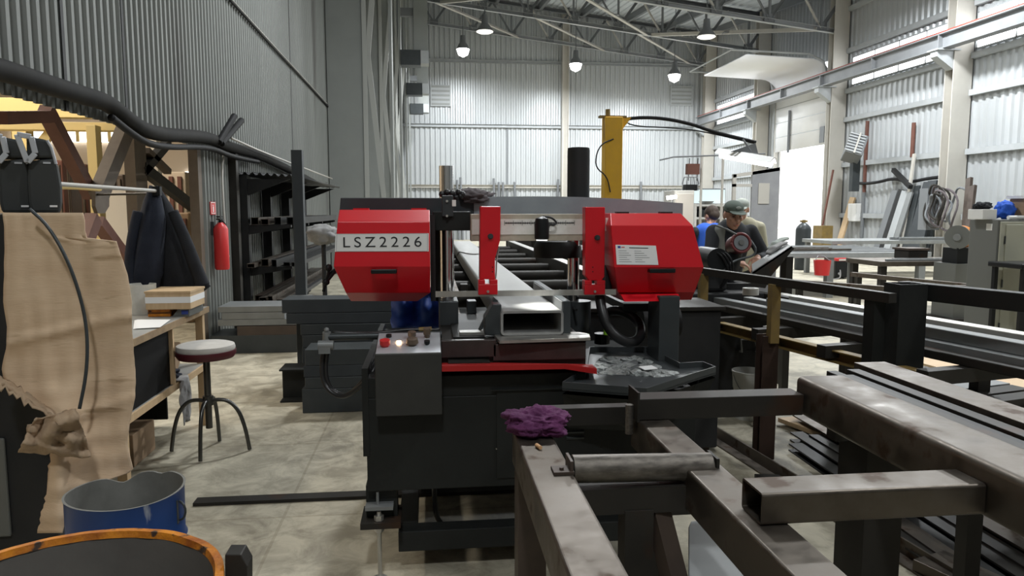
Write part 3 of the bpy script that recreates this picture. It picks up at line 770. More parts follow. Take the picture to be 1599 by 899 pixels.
# inner dark return of the right cover and backing plates of both wheels
a, b, c, d = RC(946, 350, 962, 455, 3.5); S('wheel_guard', MB().box(a, 3.5, c, b, 3.72, d), 'rack_black', cr)
a, b, c, d = RC(672, 335, 680, 470, 3.5); S('wheel_guard', MB().box(a, 3.5, c, b, 3.72, d), 'rack_black', cl)
# lettering: the white plate on the left cover
def on_face(R, i, px, py):
    """point on a cover facet (rows i, i+1) under photo point px, py; also the facet's axes"""
    o = R[i][0]; e1 = (R[i][1]-R[i][0]); e2 = (R[i+1][0]-R[i][0]); nrm = e1.cross(e2).normalized()
    d = ray(px, py); c = Vector((0, 0, CZ)); t = (o-c).dot(nrm)/d.dot(nrm)
    if nrm.y > 0: nrm = -nrm
    return c+d*t, nrm
def plate(name, par, R, i, quad, m, th=.002, off=.0):
    P = [on_face(R, i, *q) for q in quad]; nrm = P[0][1]
    return S(name, MB().prism([p+nrm*off for p, _ in P], nrm*th), m, par), P, nrm
pt, P, nrm = plate('model_plate', cl, RL, 1, [(524, 365), (669.5, 364), (669.5, 392.5), (523, 393)], 'white_paint')
P = [p for p, _ in P]; cen = sum(P, Vector())/4
ex = (P[1]-P[0]).normalized(); ey = nrm.cross(ex); Rm = Matrix((ex, ey, nrm)).transposed()
hgt = (P[1]-P[2]).length
tx = text('plate_text', 'LSZ2226', 'ink', cl, cen+nrm*.0025, hgt*.80, Rm, spacing=1.38)
wd = tx.dimensions.x; want = (PY(658, 380, 3.31).x-PY(536, 380, 3.31).x)
c0 = cen+nrm*.0025-WPOS[cl.name]
for v in tx.data.vertices:
    dvec = v.co-c0; k = dvec.dot(ex); v.co += ex*(k*(want/wd-1))
for fa, fb in ((0, 1), (1, 2), (2, 3), (3, 0)):
    a = P[fa].lerp(cen, .03); b = P[fb].lerp(cen, .03); 
    S('plate_border', MB().beam(a+nrm*.0022, b+nrm*.0022, .0012, .0008, up=nrm), 'grey_steel', cl)
# notice on the right cover
nt_, P, nrm = plate('notice', cr, RR, 1, [(961, 382), (1024, 383.5), (1028, 413.5), (963, 413)], 'paper')
P = [p for p, _ in P]
def uv(u, v): return P[0].lerp(P[1], u).lerp(P[3].lerp(P[2], u), v)
ex = (P[1]-P[0]).normalized(); ey = nrm.cross(ex); Rm = Matrix((ex, ey, nrm)).transposed()
def rule(u0, u1, v, m, w=.0016, name='notice_line'):
    S(name, MB().beam(uv(u0, v)+nrm*.0024, uv(u1, v)+nrm*.0024, w, .0008, up=nrm), m, cr)
S('notice_emblem', MB().prism([uv(*q)+nrm*.002 for q in ((.05, .06), (.12, .06), (.12, .17), (.05, .17))], nrm*.0008), 'blue_ink', cr)
rule(.14, .22, .12, 'signal_red', .004, 'notice_emblem')
rule(.33, .80, .14, 'ink', .0035)
for k in range(6):
    v = .30+k*.11
    rule(.06, .06+.2+.1*((k*7) % 3)/2, v, 'truss_paint'); rule(.45, .62+.25*((k*5) % 4)/4, v, 'truss_paint')
# thick black suction hose loop right of the vise
S('suction_hose', MB().tube([PY(936, 462, 3.45), PY(941, 490, 3.4), PY(950, 513, 3.38), PY(966, 529, 3.36), PY(985, 536, 3.38), PY(1000, 528, 3.45), PY(1001, 508, 3.55), PY(987, 492, 3.62), PY(965, 484, 3.66), PY(950, 486, 3.7), PY(938, 496, 3.72)], .024, 14, smooth=3), 'black_rubber', smooth='all')
S('hose_clamp', MB().cyl(PY(940, 520, 3.7), PY(940, 536, 3.7), .04, 16), 'black_plastic')
p = PY(946, 518, 3.6); S('green_cap', MB().cyl((p.x, 3.6, p.z-.015), (p.x, 3.6, p.z+.02), .012, 12), 'green_plastic')
# rear post on the right and drive motor
a, b, c, d = RC(1031, 470, 1063, 566, 3.3)
S('rear_post', MB().box(a, 3.32, c-.2, b, 3.5, d+.02), 'gunmetal', bevel=.004)
a, b, c, d = RC(966, 470, 1030, 482, 3.7); S('motor_shelf', MB().box(a, 3.6, c, b, 4.0, d), 'dark_paint')
p = PY(1040, 505, 3.9)
S('drive_motor', MB().cyl((PY(1000, 500, 3.95).x, 3.95, p.z), (PY(1058, 500, 3.95).x, 3.95, p.z), .085, 24), 'rack_black', smooth=True)
# control box
YP = 2.92
x0, x1, z0, z1 = RC(586, 556, 690, 649, YP)
z0 = PY(640, 649, YP).z; z1 = PY(640, 552, YP).z
yb = YP+.22; zb2 = z1+.045
cbx = S('control_box', MB().prism([(x0, YP, z0), (x0, YP, z1), (x0, yb, zb2), (x0, yb, z0)], (x1-x0, 0, 0)), 'panel_grey', bevel=.004)
sl = Vector((0, yb-YP, zb2-z1)).normalized(); nn = Vector((0, -sl.z, sl.y))
top = S('control_panel', MB().prism([(x0+.004, YP+.003, z1), (x1-.004, YP+.003, z1), (x1-.004, yb-.003, zb2), (x0+.004, yb-.003, zb2)], nn*.003), 'plastic_silver', cbx)
S('arm_bracket', MB().box(x0+.06, YP+.2, z0+.03, x1-.06, 3.02, z0+.09), 'dark_paint', cbx)
S('cable_gland', MB().cyl(((x0+x1)/2, YP+.08, z0-.018), ((x0+x1)/2, YP+.08, z0), .025, 16), 'black_plastic', cbx)
def knob(px, v, m, r, h, name, r2=None):
    c = Vector((PY(px, 545, YP+.1).x, YP, z1))+sl*(v*(yb-YP))
    return S(name, MB().cyl(c, c+nn*(h*.4), r*.7, 18).cyl(c+nn*(h*.4), c+nn*h, r, 20, r2), m, cbx)
knob(602, .35, 'signal_red', .021, .03, 'emergency_stop'); knob(606, .8, 'black_plastic', .012, .015, 'push_button')
knob(623, .5, 'pilot_glow', .010, .010, 'pilot_lamp'); knob(644, .4, 'brown_knob', .026, .03, 'speed_dial', .022)
knob(643, .75, 'brown_knob', .017, .03, 'selector_knob'); knob(667, .4, 'black_plastic', .012, .02, 'push_button'); knob(667, .75, 'brown_knob', .015, .045, 'joystick')
# hydraulic cylinder sticking out left of the bed
Yh = 3.25
S('clamp_cylinder', MB().cyl(PY(512, 526, Yh), PY(690, 522, Yh), .016, 18), 'gunmetal', smooth=True)
hd = S('cylinder_head', MB().cyl(PY(510, 534, Yh), PY(510, 518, Yh), .018, 16).ball(PY(510, 515, Yh), .012, 2), 'grey_steel')
S('valve_body', MB().cyl(PY(497, 539, Yh-.03), PY(521, 539, Yh-.03), .021, 16).box(PY(500, 545, Yh).x, Yh-.05, PY(505, 549, Yh).z, PY(518, 545, Yh).x, Yh, PY(505, 538, Yh).z), 'grey_steel', hd)
S('hydraulic_hose', MB().tube([PY(506, 545, Yh), PY(502, 572, Yh), PY(505, 598, Yh), PY(518, 614, Yh-.02), PY(535, 620, Yh-.04), PY(555, 610, Yh-.08), PY(578, 588, Yh-.15), PY(590, 565, Yh-.1)], .011, smooth=3), 'black_rubber', hd, smooth='all')
S('hydraulic_hose', MB().tube([PY(512, 545, Yh), PY(508, 575, Yh), PY(512, 600, Yh), PY(525, 614, Yh), PY(542, 618, Yh-.02), PY(565, 598, Yh-.08), PY(588, 560, Yh-.05)], .009, smooth=3), 'black_rubber', hd, smooth='all')
S('pressure_line', MB().tube([PY(520, 519, 3.3), PY(580, 521, 3.3), PY(640, 514, 3.3), PY(686, 515, 3.3)], .008, smooth=2), 'black_rubber', hd, smooth='all')
S('line_fitting', MB().cyl(PY(654, 515, 3.28), PY(674, 514, 3.28), .012, 8), 'ochre_post', hd)
a, b, c, d = RC(489, 578, 588, 575, 3.1)
# oil flask left of the cover
S('tension_wheel', MB().tube([PY(508, 440, 3.5), PY(520, 425, 3.52), PY(527, 420, 3.55)], .012).ball(PY(509, 440, 3.5), .018, 2).ball(PY(513, 418, 3.5), .018, 2).tube([PY(505, 455, 3.5), PY(515, 417, 3.5)], .007), 'black_plastic')
# cloths and tarp on the saw
tag(MB().blob(PY(740, 314, 3.72)+Vector((0, .06, .02)), (.095, .11, .042), 3, .45, 2.2, 4, flat=-.03).build('rag', 'grey_rag', smooth='all'), 'crumpled dark grey rag lying on top of the saw beside the chrome column', 'rag')
mb = MB(); rows = []
for i in range(15):
    r = []
    for k in range(13):
        px = 612+74*k/12; py = 448+64*i/14
        Y = 4.35+.10*noise.noise(Vector((k*.45, i*.22, 2.3)))+.05*math.sin(k*1.1+i*.2)
        r.append(PY(px+3*noise.noise(Vector((k, i*.4, 0))), py, Y))
    rows.append(r)
mb.loft(rows)
o = mb.build('tarp', 'blue_tarp', smooth='all'); o.modifiers.new('thick', 'SOLIDIFY').thickness = .006
tag(o, 'creased dark blue tarp hanging under the left red cover', 'tarp')
# the work piece: rectangular tube clamped in the vise
xa, xb, zlo, zhi = RC(782, 485, 880, 523, 3.16)
zlo = max(zlo, z1b-.008)
wp = MB().htube(((xa+xb)/2, 3.16, (zlo+zhi)/2), ((xa+xb)/2, 10.4, (zlo+zhi)/2), xb-xa, zhi-zlo, .011, rc=.018).build('steel_tube', 'tube_steel', smooth=True, origin=((xa+xb)/2, 3.16, zlo))
tag(wp, 'long wide pale rectangular steel tube clamped in the saw vise under the blade', 'steel tube')
WPX = ((xa+xb)/2, xb-xa, zlo, zhi)
# ================================================================ OUTFEED CONVEYOR IN FRONT
ZB = .885
oc = thing('roller_conveyor', 'heavy welded outfeed roller table of brown-grey square tube in front of the saw', 'conveyor', (.7, 1.5, 0))
def O(name, mb, m, par=None, **k): return mb.build(name, m, par or oc, **k)
O('side_beam', MB().htube((.302, 2.18, ZB-.055), (.302, .35, ZB-.055), .112, .11, .006, rc=.008), 'mill_steel')
O('side_beam', MB().htube((.705, 2.30, ZB-.055), (.705, .35, ZB-.055), .104, .11, .006, rc=.008), 'mill_steel')
O('leg', MB().htube((.295, 2.13, .01), (.295, 2.13, ZB-.11), .085, .09, .006), 'brown_steel')
O('leg', MB().htube((.705, 2.22, .01), (.705, 2.22, ZB-.11), .085, .09, .006), 'dark_steel')
O('leg', MB().htube((.295, .5, .01), (.295, .5, ZB-.11), .085, .09, .006), 'brown_steel')
O('leg', MB().htube((.53, 1.81, .01), (.53, 1.81, .78), .075, .07, .006), 'dark_steel')
O('foot_brace', MB().htube((.585, 1.83, .79), (.70, 1.50, .10), .05, .05, .005), 'brown_steel')
O('lower_rail', MB().htube((.29, 2.1, .30), (.29, .6, .30), .06, .06, .005), 'dark_steel')
# roller between the beams
rl = O('roller', MB().cyl((.360, 1.81, .886), (.728, 1.81, .878), .036, 36).cyl((.345, 1.81, .886), (.74, 1.81, .878), .010, 12), 'roller_steel', smooth=True)
O('roller_bracket', MB().box(.348, 1.775, .845, .356, 1.845, .918).box(.305, 1.77, ZB, .358, 1.82, ZB+.008).cyl((.328, 1.79, ZB+.004), (.328, 1.79, ZB+.014), .006, 8), 'brown_steel', bevel=.001)
O('roller_bracket', MB().box(.732, 1.775, .82, .740, 1.845, .910), 'dark_steel')
O('cross_member', MB().htube((.36, 1.815, .805), (.735, 1.815, .805), .07, .068, .005), 'dark_steel')
O('cross_member', MB().htube((.36, 2.34, .875), (.655, 2.34, .875), .05, .06, .004), 'dark_steel', bevel=.002)
# upper rails resting on the right beam
O('cross_arm', MB().htube((.652, 2.26, .921), (1.2, 2.26, .921), .09, .068, .005), 'dark_steel', bevel=.003)
O('end_plate', MB().box(.644, 2.20, .885, .651, 2.31, .98), 'dark_steel')
O('guide_roller', MB().cyl((.632, 2.25, .835), (.632, 2.25, .930), .0135, 18), 'roller_steel', smooth=True)
O('cross_arm', MB().htube((.690, 1.475, .921), (1.2, 1.475, .921), .10, .07, .005, rc=.008), 'mill_steel')
O('stop_pin', MB().cyl((.655, 1.40, .862), (.73, 1.42, .868), .0045, 10), 'grey_steel')
O('side_rail', MB().htube((1.295, 2.28, .938), (1.278, .4, .938), .17, .124, .008, rc=.018), 'mill_steel', smooth=True)
O('leg', MB().htube((1.285, 1.95, .01), (1.285, 1.95, .88), .115, .1, .006), 'dark_steel')
O('leg', MB().htube((1.285, .6, .01), (1.285, .6, .88), .115, .1, .006), 'dark_steel')
O('catch_plate_support', MB().htube((.43, 1.62, .60), (.66, 1.62, .60), .04, .04, .004), 'dark_steel')
zp = .625
tag(MB().prism([PZ(1075, 822, zp), PZ(1079, 813, zp), PZ(1098, 811, zp), PZ(1240, 960, zp), PZ(1075, 960, zp)], (0, 0, -.012)).build('steel_plate', 'grey_steel', bevel=.003), 'pale grey steel plate lying low between the beams of the front roller table', 'steel plate')
p = PZ(841, 700, ZB)
tag(MB().cyl(p+Vector((-.004, .012, .006)), p+Vector((.004, -.012, .006)), .006, 12, .0055).build('wooden_plug', 'straw', smooth=True), 'small pale wooden plug lying on the left beam of the front roller table', 'plug')
tag(MB().blob((.318, 2.135, ZB+.032), (.088, .075, .042), 11, .42, 1.6, 5, flat=-.031).blob((.29, 2.10, ZB+.028), (.06, .05, .028), 5, .3, 1.8, 4, flat=-.027).build('rag', 'purple_cloth', smooth='all'), 'crumpled purple rag on the end of the left beam of the front roller table', 'rag')
# ================================================================ STOCK RACK ON THE RIGHT
rk = thing('stock_rack', 'long dark steel stock rack with ochre-edged posts right of the saw', 'rack', (2.3, 4, 0))
def K(name, mb, m, par=None, **k): return mb.build(name, m, par or rk, **k)
A, Bp = Vector((1.935, 5.05, 1.115)), Vector((2.255, 3.48, 1.115))
D = (Bp-A).normalized(); N = Vector((-D.y, D.x, 0))
if N.x < 0: N = -N
K('top_rail', MB().beam(A-D*.3, Bp+D*.1, .05, .05), 'dark_steel', bevel=.003)
C1, C2 = Vector((2.47, 3.60, 1.135)), Vector((2.83, 2.55, 1.135))
K('top_rail', MB().beam(C1, C2, .08, .085), 'dark_paint', bevel=.004)
K('post', MB().htube(Vector((2.40, 3.47, .70)), Vector((2.40, 3.47, 1.18)), .15, .13, .008), 'dark_paint')
K('post', MB().beam(Vector((2.27, 3.52, .74)), Vector((2.27, 3.52, 1.13)), .06, .09), 'dark_paint')
q = PZ(1205, 712, 0)
K('leg', MB().channel(Vector((2.075, 4.30, 0)), Vector((2.075, 4.30, .78)), .10, .10, .01, up=(0, 1, 0)), 'leg_brown')
K('post', MB().beam(Vector((2.085, 4.25, .74)), Vector((2.085, 4.25, 1.10)), .055, .06), 'ochre_post')
K('post', MB().beam(Vector((1.93, 5.02, .74)), Vector((1.93, 5.02, 1.10)), .055, .06), 'ochre_post')
K('leg', MB().beam(Vector((1.95, 5.05, 0)), Vector((1.95, 5.05, .8)), .10, .10), 'dark_steel')
K('leg', MB().beam(Vector((2.44, 3.47, 0)), Vector((2.44, 3.47, .72)), .10, .10), 'dark_steel')
K('lower_rail', MB().channel(Vector((1.92, 5.35, .735)), Vector((2.40, 3.2, .735)), .06, .07), 'ochre_post', bevel=.002)
for t, nm in ((.12, 0), (.62, 1), (1.22, 2), (1.9, 3)):
    p = A+D*t; K('cross_bearer', MB().beam(Vector((p.x, p.y, .76)), Vector((p.x, p.y, .76))+N*1.4, .07, .07), 'dark_steel')
    e = Vector((p.x, p.y, 0))+N*1.2; K('leg', MB().beam(e, e+Vector((0, 0, .74)), .08, .08), 'dark_steel')
specs = [(.30, .045, 'dark_steel', 'narrow dark square bar directly behind the ochre-posted rail'), (.39, .075, 'grey_steel', 'grey square tube, second behind the ochre-posted rail'),
         (.48, .05, 'dark_steel', 'dark bar lying third behind the ochre-posted rail'), (.58, .085, 'grey_steel', 'thicker grey tube, fourth behind the ochre-posted rail'),
         (.69, .06, 'bright_steel', 'bright flat-topped bar, fifth behind the ochre-posted rail'), (.80, .10, 'dark_steel', 'dark heavy bar, sixth behind the ochre-posted rail'),
         (.94, .09, 'bright_steel', 'bright scuffed tube with a white tag, seventh behind the ochre-posted rail'), (1.08, .06, 'grey_steel', 'grey bar farthest behind the ochre-posted rail')]
for i, (o, h, m, l) in enumerate(specs):
    z = .795+h/2
    a = A-D*(.15+.12*((i*3) % 4))+N*o; b = A+D*(3.1+.1*((i*5) % 3))+N*o
    a.z = b.z = z
    tag(MB().htube(a, b, .075 if o < .9 else .11, h, .005, rc=.006).build('steel_bar', m), l, 'steel bar', 'bars on the right stock rack')
for i, (o, m, l) in enumerate(((.44, 'grey_steel', 'grey bar stacked on top of the second and third bars of the right rack'), (.63, 'bright_steel', 'bright bar stacked on top of the middle bars of the right rack'))):
    a = A+D*.2+N*o; b = A+D*2.9+N*o; a.z = b.z = .901 if i == 0 else .911
    tag(MB().htube(a, b, .09, .06, .005, rc=.006).build('steel_bar', m), l, 'steel bar', 'bars on the right stock rack')
p = PZ(1172, 460, .99)
tag(MB().lathe(p, [(.028, 0), (.052, 0), (.052, .045), (.028, .045), (.028, 0)], 28).build('tape_roll', 'plastic_white', smooth=True), 'cream roll of tape standing on the bars of the right rack', 'tape roll')
# bundle of bars beside the front rail
tb = thing('bar_stand', 'low dark trestle under the bundle of bars beside the front rail', 'stand', (1.75, 2.4, 0))
for yy in (2.42, 1.5):
    MB().beam((1.42, yy, .765), (2.05, yy, .765), .06, .06).build('crossbar', 'dark_steel', tb)
    for xx in (1.5, 1.98): MB().beam((xx, yy, 0), (xx, yy, .735), .06, .06).build('leg', 'dark_steel', tb)
bl = [(1.515, 'dark_steel', .04, .145, 'black bar nearest the rounded rail in the bundle on the right'), (1.565, 'rack_black', .04, .135, 'second black bar from the rounded rail in the bundle on the right'),
      (1.62, 'dark_steel', .05, .142, 'third dark bar from the rounded rail in the bundle on the right'), (1.725, 'mill_steel', .13, .155, 'wide pale-topped flat bar in the middle of the bundle on the right'),
      (1.83, 'dark_steel', .09, .10, 'dark bar just beyond the wide pale-topped one in the right bundle'), (1.95, 'mill_steel', .11, .08, 'grey outermost bar of the bundle on the right')]
for i, (x, m, ww, h, l) in enumerate(bl):
    tag(MB().htube((x, 2.60+.03*i-.03*((i*2) % 3), .797+h/2), (x-.0, .5, .797+h/2), ww, h, .006).build('steel_bar', m, bevel=.002), l, 'steel bar', 'bundle of bars beside the front rail')
# floor under the racks
a, b = PZ(1108, 660, .04)-Vector((.10, 0, 0)), PZ(1312, 778, .04)-Vector((.12, 0, 0))
tag(MB().angle(a+(a-b)*.1, b+(b-a)*.8, .08, .08, .01).build('steel_angle', 'mill_steel'), 'long rusty steel angle lying on the floor beside the brown rack leg', 'steel angle')
fl = [(2.45, 4.6, 1.6, .06, 'dark_steel'), (2.62, 4.9, 1.6, .09, 'mill_steel'), (2.8, 4.7, 1.5, .05, 'dark_steel'), (3.0, 5.0, 1.7, .07, 'dark_steel'), (3.2, 4.6, 1.8, .05, 'mill_steel'), (2.25, 3.6, 1.5, .06, 'mill_steel'), (3.45, 5, 2.2, .08, 'dark_steel'), (2.34, 4.4, 2.2, .05, 'rack_black'), (2.53, 4.5, 1.8, .07, 'dark_steel'), (2.71, 4.8, 1.7, .05, 'mill_steel'), (2.9, 4.9, 1.8, .06, 'rack_black'), (2.16, 3.4, 1.6, .05, 'dark_steel'), (3.1, 4.9, 1.8, .08, 'dark_steel')]  # some bars added to darken the floor with shadow-like streaks
for x, y0, y1, h, m in fl:
    tag(MB().channel((x, y0, h/2), (x-.05, y1, h/2), .09, h, .01).build('floor_bar', m), 'steel bar lying on the floor under the right stock rack, partly there to darken it', 'steel bar', 'bars on the floor under the right rack')
a = PZ(1450, 862, .07); b = PZ(1600, 930, .07)
tag(MB().beam(a-Vector((0, 0, .04)), a-Vector((0, 0, .04))+(b-a)*1.2, .2, .06).build('square_bar', 'mill_steel', bevel=.003), 'thick steel bar with a slanted end on the floor at the lower right corner', 'steel bar')
tag(MB().beam(PZ(1180, 745, .012), PZ(1290, 748, .012), .06, .02).build('flat_bar', 'dark_steel'), 'short flat bar lying across the floor beside the rusty angle', 'flat bar')
pb = PZ(1168, 652, 0)
bk = thing('bucket', 'dirty white plastic bucket on the floor behind the brown rack leg', 'bucket', pb)
MB().lathe(pb, [(.001, .01), (.095, .0), (.105, .19), (.112, .195), (.112, .225), (.118, .23), (.124, .35), (.130, .352), (.130, .362), (.120, .362), (.092, .02), (.001, .02)], 32).build('body', 'plastic_white', bk, smooth=True)
MB().tube([pb+Vector((.128*math.cos(t), -.128*abs(math.sin(t))*.9-.01, .335-.16*math.sin(t))) for t in [PI*k/12 for k in range(13)]], .003, 6).build('handle', 'grey_steel', bk)
# dark hydraulic unit
pu = Vector((2.27, 5.75, 0))
hu = thing('power_unit', 'black hydraulic unit with a loop handle standing behind the white bucket', 'hydraulic unit', pu)
MB().box(1.93, 5.5, .04, 2.62, 6.02, .90).build('tank', 'rack_black', hu, bevel=.01)
MB().box(1.90, 5.48, .0, 2.64, 6.05, .04).build('skid', 'dark_steel', hu)
a, b = PY(1155, 548, 5.5), PY(1180, 548, 5.5)
MB().tube([a, a+Vector((0, -.04, .0)), PY(1157, 530, 5.45), PY(1179, 530, 5.45), b+Vector((0, -.04, 0)), b], .008).build('handle', 'grey_steel', hu)
for k in range(3): MB().cyl((2.66, 5.6+.1*k, .3), (2.66, 5.6+.1*k, .62), .03, 12).box(2.62, 5.58+.1*k, .4, 2.66, 5.62+.1*k, .44).build('valve', 'grey_steel', hu)
# plywood and offcuts low behind the rack
pw = thing('plywood_sheet', 'pale orange plywood sheet lying low behind the right stock rack', 'plywood', (4.3, 5.2, .25))
MB().prism([PZ(1400, 556, .27), PZ(1478, 552, .27), PZ(1720, 600, .27), PZ(1720, 650, .27), PZ(1500, 583, .27)], (0, 0, -.02)).build('sheet', 'plywood', pw)
for k in range(4):
    x, y = [(3.95, 5.45), (4.45, 5.45), (4.1, 4.8), (4.5, 4.9)][k]
    MB().box(x, y-.05, 0, x+.08, y+.05, .25).build('bearer', 'dark_steel', pw)
tag(MB().prism([PZ(1215, 652, .05), PZ(1278, 646, .05), PZ(1345, 678, .05), PZ(1345, 700, .05)], (0, 0, -.03)).build('plywood_offcut', 'plywood'), 'orange plywood offcut on the floor glimpsed under the front rail', 'plywood')
for i, (px, py, L, m) in enumerate(((1460, 585, .5, 'grey_steel'), (1490, 594, .45, 'bright_steel'), (1520, 606, .5, 'grey_steel'), (1550, 615, .5, 'dark_steel'), (1580, 625, .5, 'dark_steel'))):
    p = PZ(px, py, .42)
    tag(MB().obox(p, (L, .12, .05), (0, 0, .25)).build('offcut', m, bevel=.003), ['grey steel offcut at the left end of the row before the plywood', 'brightest steel offcut in the row before the plywood', 'grey steel offcut in the middle of the row before the plywood', 'dark offcut right of the middle one before the plywood', 'dark offcut at the right end of the row before the plywood'][i], 'offcut', 'offcuts in front of the plywood')
ot = thing('offcut_trestle', 'low dark trestle carrying a row of steel offcuts before the plywood', 'trestle', (3.6, 4.1, 0))
a, b = PZ(1430, 575, .38), PZ(1620, 640, .38)
MB().beam(a, b, .16, .03).build('top', 'dark_steel', ot)
for t in (.1, .9):
    q = a.lerp(b, t); MB().beam((q.x, q.y, 0), (q.x, q.y, .365), .08, .06).build('leg', 'dark_steel', ot)
# ================================================================ INFEED CONVEYOR BEHIND THE SAW
xm, wd, zlo, zhi = WPX
ic = thing('infeed_conveyor', 'dark roller conveyor carrying the long pale tube behind the saw', 'conveyor', (.7, 7.5, 0))
def I(name, mb, m, par=None, **k): return mb.build(name, m, par or ic, **k)
xl, xr = xm-wd/2-.17, 1.26
I('side_rail', MB().channel((xl, 4.3, zlo-.02), (xl, 11.5, zlo-.02), .09, .12), 'mill_steel')
I('side_rail', MB().channel((xr, 4.9, zlo-.02), (xr, 11.5, zlo-.02), .09, .16, .008), 'dark_steel')
I('edge_strip', MB().box(xr-.045, 4.9, zlo+.06, xr+.045, 11.5, zlo+.068), 'bright_steel')
for k, y in enumerate((4.8, 5.7, 6.6, 7.5, 8.4, 9.3, 10.2, 11.1)):
    r = I('roller', MB().cyl((xl+.03, y, zlo-.047), (xr-.03, y, zlo-.047), .045, 20), 'dark_steel', smooth=True)
    I('axle', MB().cyl((xl-.03, y, zlo-.047), (xr+.03, y, zlo-.047), .012, 10), 'grey_steel', r)
I('shade_pan', MB().box(xl-.03, 4.6, .48, xr+.03, 11.4, .50), 'rack_black')  # dark sheet added to stand for the shade under the rollers
for y in (5.1, 7.8, 10.8):
    for x in (xl, xr): I('leg', MB().box(x-.04, y-.04, 0, x+.04, y+.04, zlo-.08), 'dark_steel')
    I('cross_tie', MB().box(xl, y-.03, .25, xr, y+.03, .32), 'dark_steel')
tag(MB().ibeam((1.62, 7.0, 1.0), (1.62, 11.6, 1.0), .30, .2, .016).build('steel_beam', 'dark_steel'), 'dark heavy steel beam lying right of the infeed conveyor rollers', 'steel beam')
tag(MB().ibeam((1.62, 7.1, .69), (1.62, 11.7, .69), .30, .2, .016).build('steel_beam', 'dark_steel'), 'dark steel beam underneath the heavy one right of the infeed conveyor', 'steel beam')
bs = thing('beam_stand', 'dark trestle under the heavy beams right of the infeed conveyor', 'stand', (1.6, 8, 0))
for y in (7.4, 9.2, 11.2):
    MB().box(1.4, y-.05, .44, 1.84, y+.05, .54).build('bearer', 'dark_steel', bs)
    for x in (1.42, 1.78): MB().box(x, y-.04, 0, x+.06, y+.04, .44).build('leg', 'dark_steel', bs)
st = thing('lashing_strap', 'grey strap looped over the pale steel tube behind the chrome column', 'strap', (xm, 7.4, zhi))
pts = [(xm-wd/2-.01, 7.9, zhi-.05), (xm-wd/2, 7.7, zhi+.006)]+[(xm-wd/2+wd*k/8, 7.7-.5*math.sin(PI*k/8), zhi+.006) for k in range(1, 8)]+[(xm+wd/2, 7.6, zhi+.006)]
MB().tube(pts, .006, 8, smooth=1).build('band', 'pale_rag', st)
for i, (z0_, z1_, m, l) in enumerate(((.92, 1.19, 'dark_steel', 'big dark tube lying crosswise behind the end of the infeed conveyor, upper one'), (.55, .915, 'rack_black', 'big dark tube lying crosswise behind the end of the infeed conveyor, lower one'))):
    tag(MB().htube((1.28+.1*i, 12.15, (z0_+z1_)/2), (4.6, 12.15, (z0_+z1_)/2), .3, z1_-z0_, .012, rc=.02).build('steel_tube', m), l, 'steel tube')
xs_ = thing('cross_stand', 'dark trestle under the crosswise tubes behind the infeed conveyor', 'stand', (3, 12.15, 0))
for x in (1.6, 3, 4.3): MB().box(x-.05, 12.0, 0, x+.05, 12.3, .548).build('leg', 'dark_steel', xs_)
ct = thing('dark_tank', 'black tank added as dark filler behind the suction hose of the saw', 'tank', (1.35, 4.6, 0))  # tank added as dark filler for the dim machinery behind the saw
MB().box(.93, 4.36, .05, 1.80, 4.8, .93).build('body', 'rack_black', ct, bevel=.012)
MB().box(.91, 4.34, .93, 1.82, 4.82, .955).build('lid', 'dark_steel', ct, bevel=.004)
MB().cyl((1.2, 4.5, .955), (1.2, 4.5, 1.03), .05, 20).build('filler_cap', 'black_plastic', ct); MB().cyl((1.5, 4.6, .955), (1.5, 4.6, 1.16), .08, 20).build('pump', 'dark_paint', ct, smooth=True)
for x in (1.0, 1.72): MB().box(x-.04, 4.4, 0, x+.04, 4.76, .05).build('foot', 'dark_steel', ct)
# things standing left of the conveyor
for i, (px, py, Y, m, l) in enumerate(((742, 468, 4.9, 'dark_steel', 'small dark clamp block left of the pale tube behind the blade'), (756, 490, 4.0, 'gunmetal', 'grey bolt-on block left of the pale tube close to the vise'))):
    x0 = xl+.06
    tag(MB().obox((x0+.03, Y, zlo+.02), (.05, .09, .07)).build('clamp_block', m, bevel=.004), l, 'clamp block')
# ================================================================ FAR RIGHT: JIB, TABLES, STORES
# yellow jib post
yp = PY(959, 300, 9.0)
jb = thing('jib_crane', 'yellow square jib post with a long black cable arm behind the saw', 'jib crane', (yp.x, 9, 0))
x0, x1, _, z1 = RC(945, 182, 972, 320, 9.0)
MB().box(x0, 9, 0, x1, 9.2, z1).build('post', 'yellow_paint', jb, bevel=.008)
MB().box(x0-.15, 8.9, 0, x1+.15, 9.3, .02).build('base_plate', 'yellow_paint', jb)
MB().box(x0-.06, 9.05, z1-.005, x1+.06, 9.15, z1+.02).cyl((x0+.05, 9.1, z1), (x0+.05, 9.1, z1+.10), .03, 12).build('pivot', 'ochre_post', jb)
MB().prism([(x1, 9.06, z1), (x1+.12, 9.06, z1), (x1, 9.06, z1-.16)], (0, .08, 0)).build('gusset', 'yellow_paint', jb)
MB().tube([PY(970, 187, 9.1), PY(1000, 183, 9.1), PY(1040, 185, 9.1), PY(1085, 195, 9.1), PY(1110, 205, 9.1), PY(1180, 222, 9.1)], .022, smooth=2).build('cable_arm', 'cable_black', jb, smooth='all')
MB().tube([PY(972, 188, 9.08), PY(990, 197, 9.08), PY(1040, 199, 9.08), PY(1090, 203, 9.08), PY(1178, 224, 9.1)], .008, smooth=2).build('cable', 'cable_black', jb)
MB().tube([PY(958, 217, 8.98), PY(940, 224, 8.95), PY(931, 240, 8.95), PY(930, 262, 8.95), PY(948, 275, 8.97), PY(953, 300, 8.97)], .008, smooth=2).build('cable', 'cable_black', jb)
